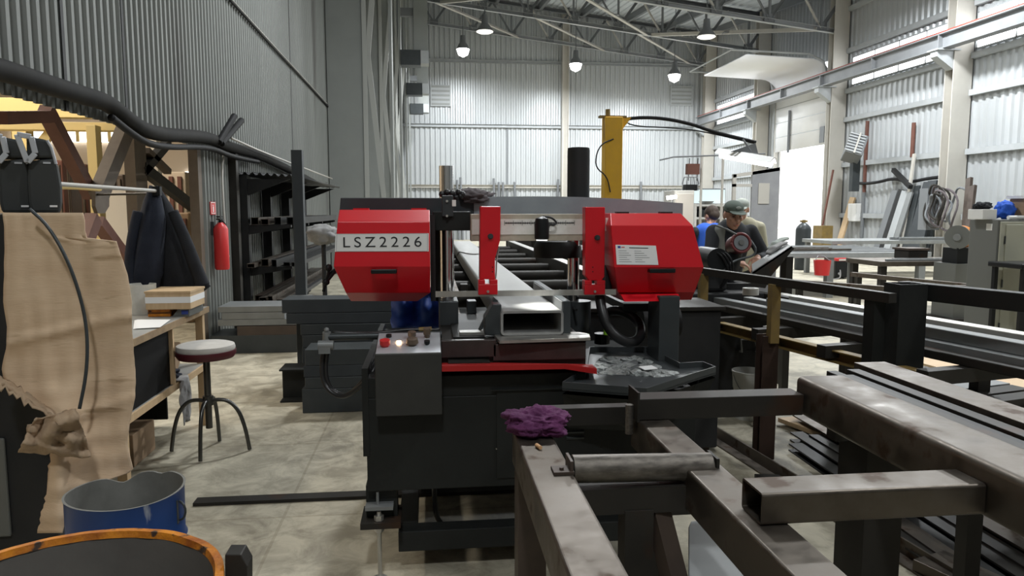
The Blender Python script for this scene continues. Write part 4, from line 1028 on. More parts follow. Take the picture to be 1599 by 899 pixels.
# lamp under the arm
lt = thing('fluorescent_lamp', 'glowing fluorescent lamp hanging under the cable arm left of the doorway', 'lamp', PY(1165, 245, 9.0))
a, b = PY(1126, 242, 9.3), PY(1204, 256, 8.7)
MB().cyl(a, b, .04, 16).build('tube', 'tube_glow', lt, smooth=True)
dd = (b-a).normalized()
MB().sweep(a-dd*.04+Vector((0, 0, .045)), b+dd*.04+Vector((0, 0, .045)), [(-.09, -.03), (-.02, .04), (.02, .04), (.09, -.03), (.07, -.03), (.01, .025), (-.01, .025), (-.07, -.03)]).build('reflector', 'white_paint', lt)
m_ = a.lerp(b, .45)
MB().prism([m_+Vector((-.16, 0, .09)), m_+Vector((.2, -.0, .07)), m_+Vector((.16, 0, .2)), m_+Vector((.04, 0, .16))], (0, .02, 0)).cyl(m_+Vector((.1, 0, .1)), PY(1160, 217, 9.05), .012, 8).build('hanger', 'truss_paint', lt)
# lamp bar and workbench corner
def px_thing(name, label, cat, a, b, c, d, Y, dep, m, group=None):
    x0, x1, z0, z1 = RC(a, b, c, d, Y)
    t = thing(name, label, cat, ((x0+x1)/2, Y+dep/2, 0 if z0 < .3 else z0), group)
    return t, x0, x1, z0, z1
YW = 11.0
fr = thing('light_frame', 'thin grey tube frame over the white shelves left of the men', 'frame', (PY(1095, 300, YW).x, YW, 0))
pA, pB = PY(1030, 250, YW), PY(1130, 245, YW)
MB().tube([pA, PY(1052, 245, YW), PY(1195, 240, YW)], .012).build('bar', 'truss_paint', fr)
for px in (1096, 1129):
    q = PY(px, 245, YW); MB().cyl((q.x, YW, 0), (q.x, YW, q.z), .02, 10).build('post', 'truss_light', fr)
q = PY(1082, 262, YW); MB().box(q.x-.10, YW-.05, q.z-.1, q.x+.09, YW+.05, q.z+.06).build('ballast_box', 'oxide_red', fr)
for px in (1077, 1090):
    MB().tube([PY(px, 247, YW), PY(px-1, 262, YW), PY(px-2, 282, YW)], .006).build('cord', 'cable_black', fr)
# white cabinet and shelves
x0, x1, z0, z1 = RC(1052, 297, 1083, 420, 10.6)
cb_ = thing('cabinet', 'cream white cabinet behind the right red blade cover', 'cabinet', ((x0+x1)/2, 10.8, 0))
MB().box(x0, 10.6, 0, x1, 11.1, z1).build('carcass', 'white_wall', cb_, bevel=.01)
MB().box(x0+.02, 10.58, .1, x1-.02, 10.6, z1-.05).build('door', 'warm_white', cb_, bevel=.004)
MB().box(x1-.06, 10.565, .9, x1-.045, 10.58, 1.05).build('handle', 'grey_steel', cb_)
# stack lamp on it
p = PY(1078, 297, 10.8); p.z = z1
ck = thing('wire_basket', 'black wire basket lamp on top of the cream cabinet', 'basket', p)
mb = MB()
for k in range(5):
    x = p.x-.12+.06*k; mb.tube([(x, 10.8, p.z), (x, 10.8, p.z+.12), (p.x+(x-p.x)*.8, 10.8, p.z+.20)], .006, 6)
mb.tube([(p.x-.13, 10.8, p.z+.1), (p.x-.1, 10.8, p.z+.2), (p.x+.1, 10.8, p.z+.2), (p.x+.13, 10.8, p.z+.1)], .008, 6)
mb.build('wires', 'truss_paint', ck); MB().box(p.x-.09, 10.75, p.z, p.x+.09, 10.9, p.z+.09).build('lamp_body', 'black_plastic', ck)
p = PY(1050, 309, 10.3)
tl = thing('task_lamp', 'small warm bench lamp glowing left of the cream cabinet', 'lamp', (p.x, p.y, 0))
MB().cyl((p.x-.08, p.y, p.z), (p.x+.06, p.y, p.z+.02), .025, 12).build('bulb', 'tube_glow', tl); MB().cyl((p.x, p.y, 0), (p.x, p.y, p.z-.02), .012, 8).cyl((p.x, p.y, 0), (p.x, p.y, .02), .1, 16).build('stand', 'truss_paint', tl)
x0, x1, z0, z1 = RC(1083, 318, 1166, 420, 11.2)
sh = thing('shelf_unit', 'white open shelf unit behind the two men', 'shelves', ((x0+x1)/2, 11.4, 0))
for x in (x0, x1-.04): MB().box(x, 11.2, 0, x+.04, 11.65, z1).build('side_panel', 'white_wall', sh)
MB().box(x0, 11.63, 0, x1, 11.65, z1).build('back_panel', 'screen_glow' if False else 'warm_white', sh)
for py in (319, 339, 358, 385):
    z = PY(1120, py, 11.2).z; MB().box(x0+.04, 11.2, z-.03, x1-.04, 11.64, z).build('shelf', 'white_paint', sh)
zs = PY(1120, 339, 11.2).z
for i, (px, w_, h, m, l) in enumerate(((1097, .10, .12, 'gunmetal', 'dark box at the left of the white shelves'), (1106, .06, .14, 'screen_glow', 'teal box on the white shelves beside the dark one'), (1122, .12, .10, 'warm_white', 'cream box on the white shelves behind the person in blue'))):
    x = PY(px, 330, 11.3).x; m = 'blue_paint' if i == 1 else m
    tag(MB().box(x-w_/2, 11.28, zs, x+w_/2, 11.5, zs+h).build('storage_box', m, bevel=.006), l, 'box', 'boxes on the white shelves')
# lit board over shelves and dish
x0, x1, z0, z1 = RC(1082, 296, 1132, 317, 11.5)
bd = thing('monitor', 'wide pale screen leaning above the white shelves', 'screen', ((x0+x1)/2, 11.5, z0))
MB().box(x0, 11.5, z0, x1, 11.54, z1).build('panel', 'screen_glow', bd); MB().box(x0-.02, 11.54, z0-.0, x1+.02, 11.58, z1+.02).build('housing', 'truss_paint', bd)
p = PY(1101, 317, 11.35)
tag(MB().lathe((p.x, 11.3, PY(1101, 319, 11.2).z), [(.001, .0), (.08, 0), (.12, .05), (.11, .05), (.07, .012), (.001, .012)], 24).build('bowl', 'grey_steel', smooth=True), 'shallow metal bowl on top of the white shelf unit', 'bowl')
# open door leaf
Yd = 12.5
x0, x1, z0, z1 = RC(1143, 268, 1215, 410, Yd)
dl = thing('door_leaf', 'grey sheet-metal door leaf with a barred opening standing left of the doorway', 'door leaf', ((x0+x1)/2, Yd, 0))
zt = PY(1215, 261, Yd).z; zt0 = PY(1143, 272, Yd).z; xm_ = PY(1174, 300, Yd).x
MB().prism([(xm_, Yd, .05), (x1, Yd, .05), (x1, Yd, zt), (xm_, Yd, PY(1174, 268, Yd).z)], (0, .05, 0)).build('sheet', 'leaf_grey', dl)
MB().box(x0, Yd, .05, x0+.06, Yd+.05, zt0).beam((x0, Yd+.025, zt0-.03), (x1, Yd+.025, zt-.03), .05, .06).box(x0, Yd, 1.0, xm_, Yd+.05, 1.06).box(x0, Yd, 1.95, xm_, Yd+.05, 2.0).build('frame', 'truss_light', dl)
a, b, c, d = RC(1184, 286, 1201, 318, Yd); MB().box(a, Yd-.01, c, b, Yd, d).build('patch', 'column_beige', dl)
MB().box(x0-.1, Yd-.3, 0, x1, Yd+.35, .05).build('foot', 'dark_steel', dl)
# ---------------------------------------------------------------- tables
def table(name, label, x0, x1, y0, y1, zt, m, lm, th=.06, lw=.08, extra=None, group=None):
    t = thing(name, label, 'table', ((x0+x1)/2, (y0+y1)/2, 0), group)
    MB().box(x0, y0, zt-th, x1, y1, zt).build('table_top', m, t, bevel=.006)
    for x in (x0+lw, x1-lw):
        for y in (y0+lw, y1-lw): MB().box(x-lw/2, y-lw/2, 0, x+lw/2, y+lw/2, zt-th).build('leg', lm, t)
    return t, zt
xa = PY(1221, 395, 12.2).x; xb = PY(1455, 395, 12.2).x
t1, zt1 = table('welding_table', 'pale steel welding table in front of the bright doorway', xa, xb, 12.2, 14.6, .80, 'table_white', 'grey_steel', .09, .12)
for k in range(9):
    y = 12.35+k*.26; MB().box(xa+.1, y, .80, xb-.1, y+.09, .815).build('slat', 'grey_steel', t1)
xa = PY(1375, 412, 10.0).x; xb = PY(1560, 412, 10.0).x
t2, zt2 = table('work_table', 'narrow dark-edged work table left of the grey cabinet', xa, xb, 10.0, 10.9, .80, 'mill_steel', 'dark_steel', .07, .09)
xa = PY(1300, 380, 16.0).x; xb = PY(1505, 380, 16.0).x
t3, zt3 = table('work_table', 'far pale bench by the leaning sheets under the right wall', xa, xb, 16.0, 17.4, .84, 'table_white', 'grey_steel', .08, .1)
def bars_on(t, px0, px1, py, Y, z, n, m, label, th=.035, dy=.09):
    x0, x1 = PY(px0, py, Y).x, PY(px1, py, Y).x
    for k in range(n):
        tag(MB().box(x0+.08*((k*3) % 4), Y+k*dy, z, x1-.1*((k*5) % 3), Y+k*dy+.05, z+th).build('steel_bar', m), label, 'steel bar', label)
for px in (1295, 1333):
    x = PY(px, 430, 12.25).x; MB().box(x-.06, 12.22, 0, x+.06, 12.34, .71).build('leg', 'grey_steel', t1)
bars_on(t3, 1405, 1500, 385, 16.05, zt3+.001, 6, 'grey_steel', 'thin steel bar lying on the far bench by the leaning sheets', .06)
bars_on(t2, 1385, 1555, 410, 10.05, zt2+.001, 2, 'grey_steel', 'steel bar lying on the narrow work table left of the grey cabinet', .03, .2)
bars_on(t1, 1235, 1330, 386, 12.6, .817, 3, 'mill_steel', 'rusty bar lying on the pale welding table', .03, .3)
b_ = thing('anvil_block', 'dark steel block standing on the corner of the narrow work table', 'block', (PY(1427, 400, 10.5).x, 10.57, zt2))
# drop: block standing on work table
q = PY(1427, 400, 10.5)
MB().box(q.x-.16, 10.4, zt2+.001, q.x+.16, 10.75, zt2+.14).build('body', 'dark_steel', b_, bevel=.01)
MB().box(q.x-.18, 10.38, zt2+.14, q.x+.18, 10.77, zt2+.17).build('top_plate', 'brown_steel', b_)
# low rails between tables and rack (long pipes)
lr = thing('low_trestle', 'low dark trestle with long rails between the right rack and the welding table', 'trestle', (5, 8.5, 0))
for a, b in (((1330, 428), (1545, 450)), ((1390, 452), (1545, 448)), ((1240, 440), (1400, 452))):
    A1, B1 = PZ(*a, .62), PZ(*b, .62)
    MB().beam(A1, B1, .07, .06).build('rail', 'mill_steel', lr)
    for q in (A1.lerp(B1, .06), A1.lerp(B1, .94)): MB().box(q.x-.035, q.y-.035, 0, q.x+.035, q.y+.035, .59).build('leg', 'dark_steel', lr)
# red bucket, welding machine, gas cylinder, pedestal
p = PZ(1283, 425, 0); p2 = PY(1283, 413, p.y)
rb = thing('red_bucket', 'small red bucket hanging at the front leg of the pale welding table', 'bucket', (PY(1283, 410, 12.1).x, 12.08, .42))
q = WPOS[rb.name]; MB().lathe(q, [(.001, 0), (.12, 0), (.145, .26), (.135, .26), (.11, .015), (.001, .015)], 24).build('body', 'signal_red', rb, smooth=True)
MB().tube([q+Vector((-.14, 0, .25)), q+Vector((-.05, .06, .33)), q+Vector((.05, .06, .33)), q+Vector((.14, 0, .25))], .008).build('handle', 'grey_steel', rb)
wm = PZ(1310, 434, 0)
wmt = thing('welding_machine', 'black welding inverter with a red top edge on the floor under the table', 'welder', wm)
MB().box(wm.x-.21, wm.y-.2, .03, wm.x+.21, wm.y+.25, .42).build('body', 'black_plastic', wmt, bevel=.02)
MB().box(wm.x-.21, wm.y-.205, .40, wm.x+.21, wm.y+.25, .47).build('top', 'signal_red', wmt, bevel=.015)
MB().box(wm.x-.14, wm.y-.21, .41, wm.x+.14, wm.y-.204, .45).build('display', 'plastic_white', wmt)
MB().tube([wm+Vector((-.1, -.2, .2)), wm+Vector((-.14, -.3, .12)), wm+Vector((-.18, -.34, .01)), wm+Vector((-.5, -.3, .01))], .015, smooth=2).build('cable', 'pale_rag', wmt)
for k in (-.12, .12): MB().cyl((wm.x+k, wm.y-.215, .12), (wm.x+k, wm.y-.2, .12), .03, 12).build('socket', 'plastic_silver', wmt)
for dx in (-.18, .18):
    for dy in (-.16, .2): MB().cyl((wm.x+dx, wm.y+dy, 0), (wm.x+dx, wm.y+dy, .03), .02, 8).build('foot', 'black_rubber', wmt)
def cylinder(name, label, p, r, h, m):
    t = thing(name, label, 'gas cylinder', p)
    MB().lathe(p, [(r*.9, 0), (r, .02), (r, h*.80), (r*.9, h*.86), (r*.5, h*.92), (r*.3, h*.94)], 28).build('body', m, t, smooth=True)
    MB().cyl(p+Vector((0, 0, h*.93)), p+Vector((0, 0, h)), r*.25, 12).cyl(p+Vector((-r*.5, 0, h*.97)), p+Vector((r*.5, 0, h*.97)), r*.15, 10).build('valve', 'ochre_post', t)
    return t
gp = PZ(1252, 421, 0)
cylinder('gas_cylinder', 'dark gas cylinder standing in front of the bright doorway', gp, .19, PY(1252, 343, gp.y).z, 'gunmetal')
# planks and boards by the doorway
def lean(name, label, cat, px0, py0, px1, py1, X, th, wd, m, group=None):
    a = PX(px0, py0, X-.5); b = PX(px1, py1, X-.15); a.z = max(a.z, th*.5); wd = wd*1.25
    d = b-a; bot = a - d*(max(a.z-.02, 0)/max(d.z, .01)); bot.z = .02
    return tag(MB().beam(bot, b, wd, th, up=(1, 0, 0)).build(name, m), label, cat, group)
lean('wood_plank', 'light wooden plank leaning on the wall below the fan heater', 'plank', 1312, 374, 1332, 308, 15, .06, .24, 'wood')
lean('steel_rod', 'rusty rod leaning across the right edge of the bright doorway', 'rod', 1278, 385, 1301, 265, 14.2, .05, .05, 'oxide_red')
p = PX(1289, 365, 13.6); tag(MB().box(13.3, p.y-.3, 0, 13.7, p.y+.3, PX(1288, 352, 13.6).z).build('crate', 'ochre_post', bevel=.01), 'ochre crate on the floor at the right side of the doorway', 'crate')
# sheets and profiles leaning on the right wall
prof = [(1372, 378, 1398, 297, 'truss_paint', .22), (1380, 380, 1408, 296, 'rack_black', .2), (1388, 380, 1414, 298, 'beam_grey', .24), (1397, 382, 1422, 300, 'grey_steel', .18), (1403, 382, 1431, 296, 'mill_steel', .16),
        (1408, 383, 1428, 240, 'column_beige', .09), (1424, 378, 1450, 284, 'slate_paint', .3), (1436, 378, 1457, 282, 'slate_paint', .3), (1445, 378, 1463, 282, 'gunmetal', .34), (1415, 378, 1433, 290, 'gunmetal', .2)]
labs = ['grey sheet leaning leftmost against the right wall', 'black sheet leaning second from left against the right wall', 'bright broad sheet leaning on the right wall beside the black one', 'narrower grey sheet leaning right of the bright broad one', 'rusty narrow profile leaning on the right wall beside the bright sheets',
        'tall pale profile standing up above the other sheets on the right wall', 'slate grey sheet leaning in the middle of the wall group', 'slate grey sheet leaning in front of the darkest one', 'darkest broad sheet leaning rightmost on the wall', 'dark sheet leaning behind the tall pale profile']
for i, ((a, b, c, d, m, wd_), l) in enumerate(zip(prof, labs)):
    lean('leaning_sheet', l, 'sheet', a, b, c, d, 14.94-.075*(i % 4), .05, wd_, m, 'sheets and profiles leaning on the right wall')
for i, (a, b, c, d, l) in enumerate(((1505, 378, 1514, 278, 'tall rusty profile leaning beside the near beige column'), (1509, 380, 1520, 290, 'shorter rusty profile leaning beside the near beige column'))):
    lean('leaning_profile', l, 'profile', a, b, c, d, 14.3-.2*i, .08, .14, 'brown_steel', 'profiles beside the beige column')
# pipes and red rods upright on the wall
for i, (px, y0, y1, m, l) in enumerate(((1350, 300, 190, 'oxide_red', 'upright rusty pipe on the right wall beside the fan heater'), (1425, 245, 192, 'oxide_red', 'short red upright pipe high on the right wall'), (1346, 375, 275, 'truss_paint', 'thin upright grey pipe on the right wall by the switch box'))):
    a = PX(px, y0, 14.86); b = PX(px, y1, 14.86)
    tag(MB().cyl((14.84, a.y, a.z), (14.84, a.y, b.z), .06, 10).build('wall_pipe', m), l, 'pipe')
a = PX(1395, 265, 14.84); b = PX(1422, 292, 14.5)
tag(MB().beam(a, b, .12, .12).build('lamp_arm', 'rack_black'), 'black slanting bar sticking out from the right wall above the sheets', 'bar')
sb = PX(1336, 332, 14.8)
tag(MB().box(14.65, sb.y-.25, sb.z-.3, 14.86, sb.y+.25, sb.z+.32).build('switch_box', 'white_paint', bevel=.02), 'white switch box on the right wall beside the leaning plank', 'switch box')
mb = MB(); pts = [PX(px, py, 14.75) for px, py in ((1330, 283), (1345, 287), (1370, 285), (1395, 278), (1420, 285), (1450, 278), (1490, 275))]
tag(mb.tube(pts, .05, 8, smooth=2).build('wall_cable', 'cable_black', smooth='all'), 'thick sagging black cable along the right wall above the leaning sheets', 'cable')
# fan heater on its bracket
h = PX(1326, 233, 14.0)
fh = thing('fan_heater', 'tilted grey fan heater with louvres on the beige column right of the doorway', 'heater', (14.0, h.y, h.z-.45))
R_ = (-.35, .30, -.45); c = Vector((14.0, h.y-.3, h.z))
MB().obox(c, (.55, .8, .72), R_).build('housing', 'truss_paint', fh, bevel=.03)
Rm = Euler(R_).to_matrix()
for k in range(7):
    MB().obox(c+Rm @ Vector((-.05, -.42, -.3+.1*k)), (.5, .05, .04), R_).build('louvre', 'beam_grey', fh)
MB().obox(c+Rm @ Vector((0, -.46, 0)), (.05, .03, .72), R_).build('louvre_bar', 'truss_light', fh)
MB().tube([c+Vector((.1, .1, .4)), c+Vector((.35, .15, .5)), c+Vector((.45, .2, .1))], .05, 8, smooth=2).build('bracket_arm', 'rack_black', fh)
MB().box(c.x+.05, h.y-.2, h.z-1.4, c.x+.3, h.y+.0, h.z-.3).build('bracket_post', 'gunmetal', fh)
# coil of hoses on the near column
ch_ = PX(1485, 325, 14.0)
hc = thing('hose_coil', 'tangled coil of grey hoses hanging on the beige column by the grey cabinet', 'hose coil', (ch_.x, ch_.y, ch_.z-.7))
for k in range(9):
    cx = ch_+Vector((-.08*k+.1, random.uniform(-.3, .3), random.uniform(-.1, .25))); r = random.uniform(.3, .62)
    MB().tube([cx+Vector((.05*math.sin(3*t), r*.65*math.cos(t), r*math.sin(t))) for t in [2*PI*j/28 for j in range(29)]], .03, 6).build('loop', ['truss_paint', 'grey_rag', 'dark_steel'][k % 3], hc)
MB().box(ch_.x-.3, ch_.y+.55, ch_.z-.6, ch_.x+.1, ch_.y+.9, ch_.z+.55).build('regulator_panel', 'truss_paint', hc)
# reel
rp = PY(1499, 370, 9.6)
rl_ = thing('cable_reel', 'orange-brown reel with a dark face beside the grey cabinet', 'reel', (rp.x, 9.6, rp.z-.17))
a = Vector((rp.x-.06, 9.55, rp.z)); ax = Vector((.8, .6, 0)).normalized()
MB().cyl(a-ax*.05, a-ax*.02, .165, 32).build('face', 'cabinet_dark', rl_); MB().cyl(a-ax*.02, a+ax*.16, .16, 32).build('drum', 'orange_rust', rl_, smooth=True)
MB().cyl(a-ax*.07, a-ax*.04, .05, 16).build('hub', 'grey_steel', rl_)
MB().box(rp.x-.1, 9.5, zt2, rp.x+.16, 9.8, rp.z-.15).build('stand', 'black_plastic', rl_)
pd = thing('reel_pedestal', 'dark pedestal carrying the orange-brown reel', 'pedestal', (rp.x, 9.65, 0)); MB().box(rp.x-.15, 9.45, .04, rp.x+.2, 9.9, zt2).build('column', 'cabinet_dark', pd); MB().box(rp.x-.25, 9.35, 0, rp.x+.3, 9.95, .04).build('base', 'dark_steel', pd)
# ---------------------------------------------------------------- grey cabinet on the right edge
Yc = 7.0
x0 = PY(1555, 400, Yc).x; xs = x0
zt = PY(1560, 343, Yc).z
gc = thing('steel_cabinet', 'olive-grey steel cabinet at the right edge of the picture', 'cabinet', (x0+.5, Yc+.5, 0))
yb_ = PX(1515, 345, x0).y
yb_ = Yc+.40
MB().box(x0, Yc, .05, x0+1.1, yb_, zt).build('carcass', 'cabinet_dark', gc, bevel=.006)
MB().box(x0+.02, Yc-.02, .08, x0+1.08, Yc, zt-.02).build('front_frame', 'cabinet_olive', gc, bevel=.004)
MB().box(x0+.07, Yc-.035, .12, x0+1.0, Yc-.02, zt-.05).build('door', 'cabinet_olive', gc, bevel=.004)
for z in (.3, .75, 1.2): MB().cyl((x0+.065, Yc-.03, z), (x0+.065, Yc-.03, z+.08), .008, 8).build('hinge', 'gunmetal', gc)
q = PX(1545, 355, x0); MB().box(x0-.004, q.y-.04, q.z-.03, x0+.004, q.y+.04, q.z+.04).build('sticker', 'white_paint', gc)
MB().box(x0+.0, Yc, 0, x0+1.1, yb_, .05).build('plinth', 'rack_black', gc)
def on_cab(name, label, cat, a, b, c, d, Y, dep, m, bev=.005):
    X0, X1, Z0, Z1 = RC(a, b, c, d, Y)
    return tag(MB().box(X0, Y, zt+.001, X1, Y+dep, zt+.001+(Z1-Z0)).build(name, m, bevel=bev), label, cat)
on_cab('white_box', 'white box standing on the grey cabinet', 'box', 1535, 325, 1557, 341, 7.12, .22, 'white_paint')
x0w, x1w, z0w, z1w = RC(1535, 325, 1557, 341, 7.12)
tag(MB().blob(((x0w+x1w)/2, 7.23, zt+.001+(z1w-z0w)+.03), (.085, .08, .04), 8, .4, 2, 4, flat=-.029).build('cloth', 'black_cloth', smooth='all'), 'black cloth crumpled on the white box on the grey cabinet', 'cloth')
q = PY(1558, 330, 7.22); tag(MB().blob((q.x+.10, 7.24, zt+.09), (.10, .085, .10), 21, .35, 2, 4, flat=-.088).build('plastic_bag', 'blue_cloth', smooth='all'), 'bright blue crumpled bag on the grey cabinet', 'bag')
q = PY(1595, 336, 7.05); tag(MB().cyl((q.x-.14, 7.06, zt+.022), (q.x+.5, 7.1, zt+.022), .02, 16).build('paper_roll', 'paper', smooth=True), 'long white paper roll lying along the front of the grey cabinet', 'roll')
# shift to where the picture shows the wooden box
xw = PY(1585, 310, 7.25).x
wb = thing('wooden_box', 'brown wooden box with a bright lid at the back of the grey cabinet', 'box', (xw+.2, 7.2, zt))
MB().box(xw, 7.1, zt+.001, xw+.4, 7.32, zt+.22).build('body', 'crate_wood', wb, bevel=.004); MB().box(xw-.03, 7.08, zt+.22, xw+.43, 7.34, zt+.25).build('lid', 'white_paint', wb)
sx = PY(1590, 420, 6.5).x
bs_ = thing('black_stool', 'black seat edge in front of the grey cabinet at the picture edge', 'stool', (sx+.2, 6.6, 0))
z = PY(1590, 412, 6.5).z
MB().box(sx, 6.45, z-.05, sx+.45, 6.9, z).build('seat', 'black_plastic', bs_, bevel=.01)
for dx in (.03, .38):
    for dy in (.02, .38): MB().box(sx+dx, 6.45+dy, 0, sx+dx+.04, 6.45+dy+.04, z-.05).build('leg', 'black_plastic', bs_)
# ================================================================ LEFT SIDE: WALL, PIPES, NEIGHBOURING BAY
XW = XL+.115
pts = [PX(px, py, XW) for px, py in ((-70, 95), (0, 108), (60, 128), (140, 152), (168, 160), (195, 183), (225, 204), (260, 211), (300, 212), (330, 216), (355, 229), (400, 240), (440, 259), (490, 285))]
pts = [Vector((XW, p.y, p.z)) for p in pts]
pts = [Vector((XW, -1.5, pts[0].z+.1)), Vector((XW, 1.5, pts[0].z+.05))]+pts
tag(MB().tube(pts, .062, 14, smooth=3).build('insulated_pipe', 'duct_black', smooth='all'), 'thick wavy black insulated pipe running along the left wall above the opening', 'pipe')
pts2 = [Vector((XW+.02, p.y, p.z-.105)) for p in pts[6:14]]
tag(MB().tube(pts2, .028, 10, smooth=3).build('hose', 'cable_black', smooth='all'), 'thinner black hose slung below the thick pipe on the left wall', 'hose')
for i, (a, b, l) in enumerate((((350, 222), (366, 181), 'longer upright black pipe stub sticking up from the wall pipe'), ((354, 224), (377, 188), 'shorter black pipe stub leaning right beside the longer stub'))):
    p, q = PX(*a, XW+.11), PX(*b, XW+.13); p.x = XW+.055
    t = thing('pipe_stub', l, 'pipe stub', p); MB().cyl(p, q, .036, 14).build('hose_end', 'cable_black', t, smooth=True)
    MB().cyl(q, q+(q-p).normalized()*.012, .02, 12).build('plug', 'grey_steel', t)
tag(MB().tube([PX(352, -8, XL+.05), PX(385, 28, XL+.05), PX(430, 78, XL+.05), PX(470, 120, XL+.05), PX(517, 172, XL+.05)], .018, 8, smooth=1).build('wall_cable', 'cable_black', smooth='all'), 'black cable running down slantwise high on the left wall', 'cable')
tag(MB().tube([PX(352, -12, XL+.06), PX(430, 74, XL+.06), PX(517, 168, XL+.06)], .008, 6).build('wall_cable', 'truss_light', smooth='all'), 'thin pale cable beside the black one high on the left wall', 'cable')
tag(MB().tube([PX(362, 216, XL+.22), PX(400, 233, XL+.22), PX(455, 255, XL+.22), PX(519, 279, XL+.22)], .014, 8).build('wall_cable', 'truss_light', smooth='all'), 'pale pipe running above the left stock rack to the lattice column', 'cable')
tag(MB().tube([PX(350, 238, XL+.06), PX(346, 262, XL+.06), PX(349, 330, XL+.06), PX(355, 395, XL+.06), PX(357, 400, XL+.06)], .014, 8, smooth=1).build('wall_cable', 'truss_light', smooth='all'), 'grey cable hanging down the wall beside the fire extinguisher', 'cable')
# fire extinguisher and its sign
pe = PX(345, 384, XL+.12)
fe = thing('fire_extinguisher', 'red fire extinguisher hanging on the left wall', 'fire extinguisher', (XL+.13, pe.y, PX(345, 421, XL+.12).z))
z0 = WPOS[fe.name].z; z1 = PX(345, 350, XL+.12).z; r = .078; c = Vector((XL+.125, pe.y, 0))
MB().lathe(c, [(r*.9, z0), (r, z0+.02), (r, z1-.05), (r*.7, z1-.01), (r*.3, z1+.02), (.001, z1+.02)], 32).build('body', 'signal_red', fe, smooth=True)
MB().cyl(c+Vector((0, 0, z1)), c+Vector((0, 0, z1+.06)), .02, 12).box(c.x-.02, c.y-.09, z1+.05, c.x+.02, c.y+.05, z1+.065).box(c.x-.02, c.y-.08, z1+.075, c.x+.02, c.y+.05, z1+.09).build('valve', 'black_plastic', fe)
MB().tube([c+Vector((0, .05, z1+.05)), c+Vector((.03, .12, z1-.02)), c+Vector((.03, .12, z1-.3)), c+Vector((.04, .11, z1-.38))], .012, 8, smooth=2).build('hose', 'black_rubber', fe)
MB().sweep(c+Vector((0, 0, z1-.30)), c+Vector((0, 0, z1-.14)), [(.0802*math.cos(a), .0802*math.sin(a)) for a in [-.2+k*.2 for k in range(8)]]+[(.078*math.cos(a), .078*math.sin(a)) for a in [1.2-k*.2 for k in range(8)]]).build('label', 'paper', fe)
MB().box(XL, c.y-.03, z1-.12, XL+.06, c.y+.03, z1+.03).build('bracket', 'gunmetal', fe)
ps = PX(334.5, 325, XL+.05); hs = PX(334, 315, XL+.05).z-ps.z
sg = thing('fire_sign', 'small red sign with a white extinguisher symbol on the left wall', 'sign', (XL+.04, ps.y, ps.z-hs))
MB().box(XL+.032, ps.y-.10, ps.z-hs, XL+.04, ps.y+.10, ps.z+hs).build('plate', 'signal_red', sg)
mb = MB()
for dy in (-.082, .074): mb.box(XL+.04, ps.y+dy, ps.z-hs*.85, XL+.0415, ps.y+dy+.008, ps.z+hs*.85)
for dz in (-.85, .82): mb.box(XL+.04, ps.y-.082, ps.z+hs*dz, XL+.0415, ps.y+.082, ps.z+hs*dz+.008)
mb.box(XL+.04, ps.y-.02, ps.z-hs*.6, XL+.0415, ps.y+.02, ps.z+hs*.3).box(XL+.04, ps.y-.03, ps.z+hs*.4, XL+.0415, ps.y+.02, ps.z+hs*.52)
mb.build('symbol', 'white_paint', sg)
# door post at the end of the opening, rack frame post
for i, (px0, px1, Y, m, l) in enumerate(((298, 313, 8.1, 'lattice_brown', 'brown steel post at the right edge of the wall opening'), (360, 372, 9.2, 'dark_steel', 'dark steel post on the left wall right of the fire extinguisher'))):
    x0, x1, _, _ = RC(px0, px1, 300, 400, Y) if False else (PY(px0, 350, Y).x, PY(px1, 350, Y).x, 0, 0)
    zt = PY(px0, 238 if i else 232, Y).z
    tag(MB().channel(((x0+x1)/2, Y+.06, 0), ((x0+x1)/2, Y+.06, zt), x1-x0, .12, .012, up=(0, 1, 0)).build('steel_post', m, bevel=.003), l, 'post')
# ---- the neighbouring bay seen through the opening
XF = -2.95
bay = thing('lattice_frame', 'brown riveted lattice frame in the opening of the left wall', 'frame', (XF, 7, 0))
def strut(a, b, w, m, X=XF, d=.10, name='brace'):
    MB().beam(PX(*a, X), PX(*b, X), w, d, up=(1, 0, 0)).build(name, m, bay)
strut((70, 170), (142, 305), .10, 'oxide_red', XF-.02); strut((152, 345), (212, 425), .10, 'oxide_red', XF-.02)
strut((195, 205), (152, 310), .16, 'lattice_brown', XF+.08); strut((146, 340), (112, 430), .12, 'oxide_red', XF+.08)
g = [PX(*q, XF+.16) for q in ((143, 296), (165, 296), (165, 322), (158, 333), (147, 333), (143, 322))]
MB().prism(g, (.03, 0, 0)).build('gusset', 'lattice_brown', bay)
strut((0, 184), (78, 182), .09, 'oxide_red', XF, name='tie')
a, b = PX(207, 300, XF), PX(232, 300, XF)
cl_ = thing('steel_column', 'brown-grey column with black bracing inside the wall opening', 'column', (XF, a.y, 0))
MB().channel((XF, a.y+.12, 0), (XF, a.y+.12, 2.9), .30, .10, .02, up=(1, 0, 0)).build('shaft', 'lattice_brown', cl_)
MB().box(XF-.18, a.y+.3, 0, XF-.08, a.y+.62, 2.9).build('web', 'rack_black', cl_)
for (q0, q1, w) in (((222, 268), (262, 222), .09), ((222, 262), (300, 322), .12), ((228, 235), (262, 268), .06)):
    MB().beam(PX(*q0, XF+.02), PX(*q1, XF+.02), w, .08, up=(1, 0, 0)).build('brace', 'rack_black' if w > .08 else 'lattice_brown', cl_)
def annex_box(name, label, cat, a, b, c, d, Y, dep, m, floor=True, bev=.004):
    x0, x1, z0, z1 = RC(a, b, c, d, Y)
    return tag(MB().box(x0, Y, 0 if floor else z0, x1, Y+dep, z1).build(name, m, bevel=bev), label, cat)
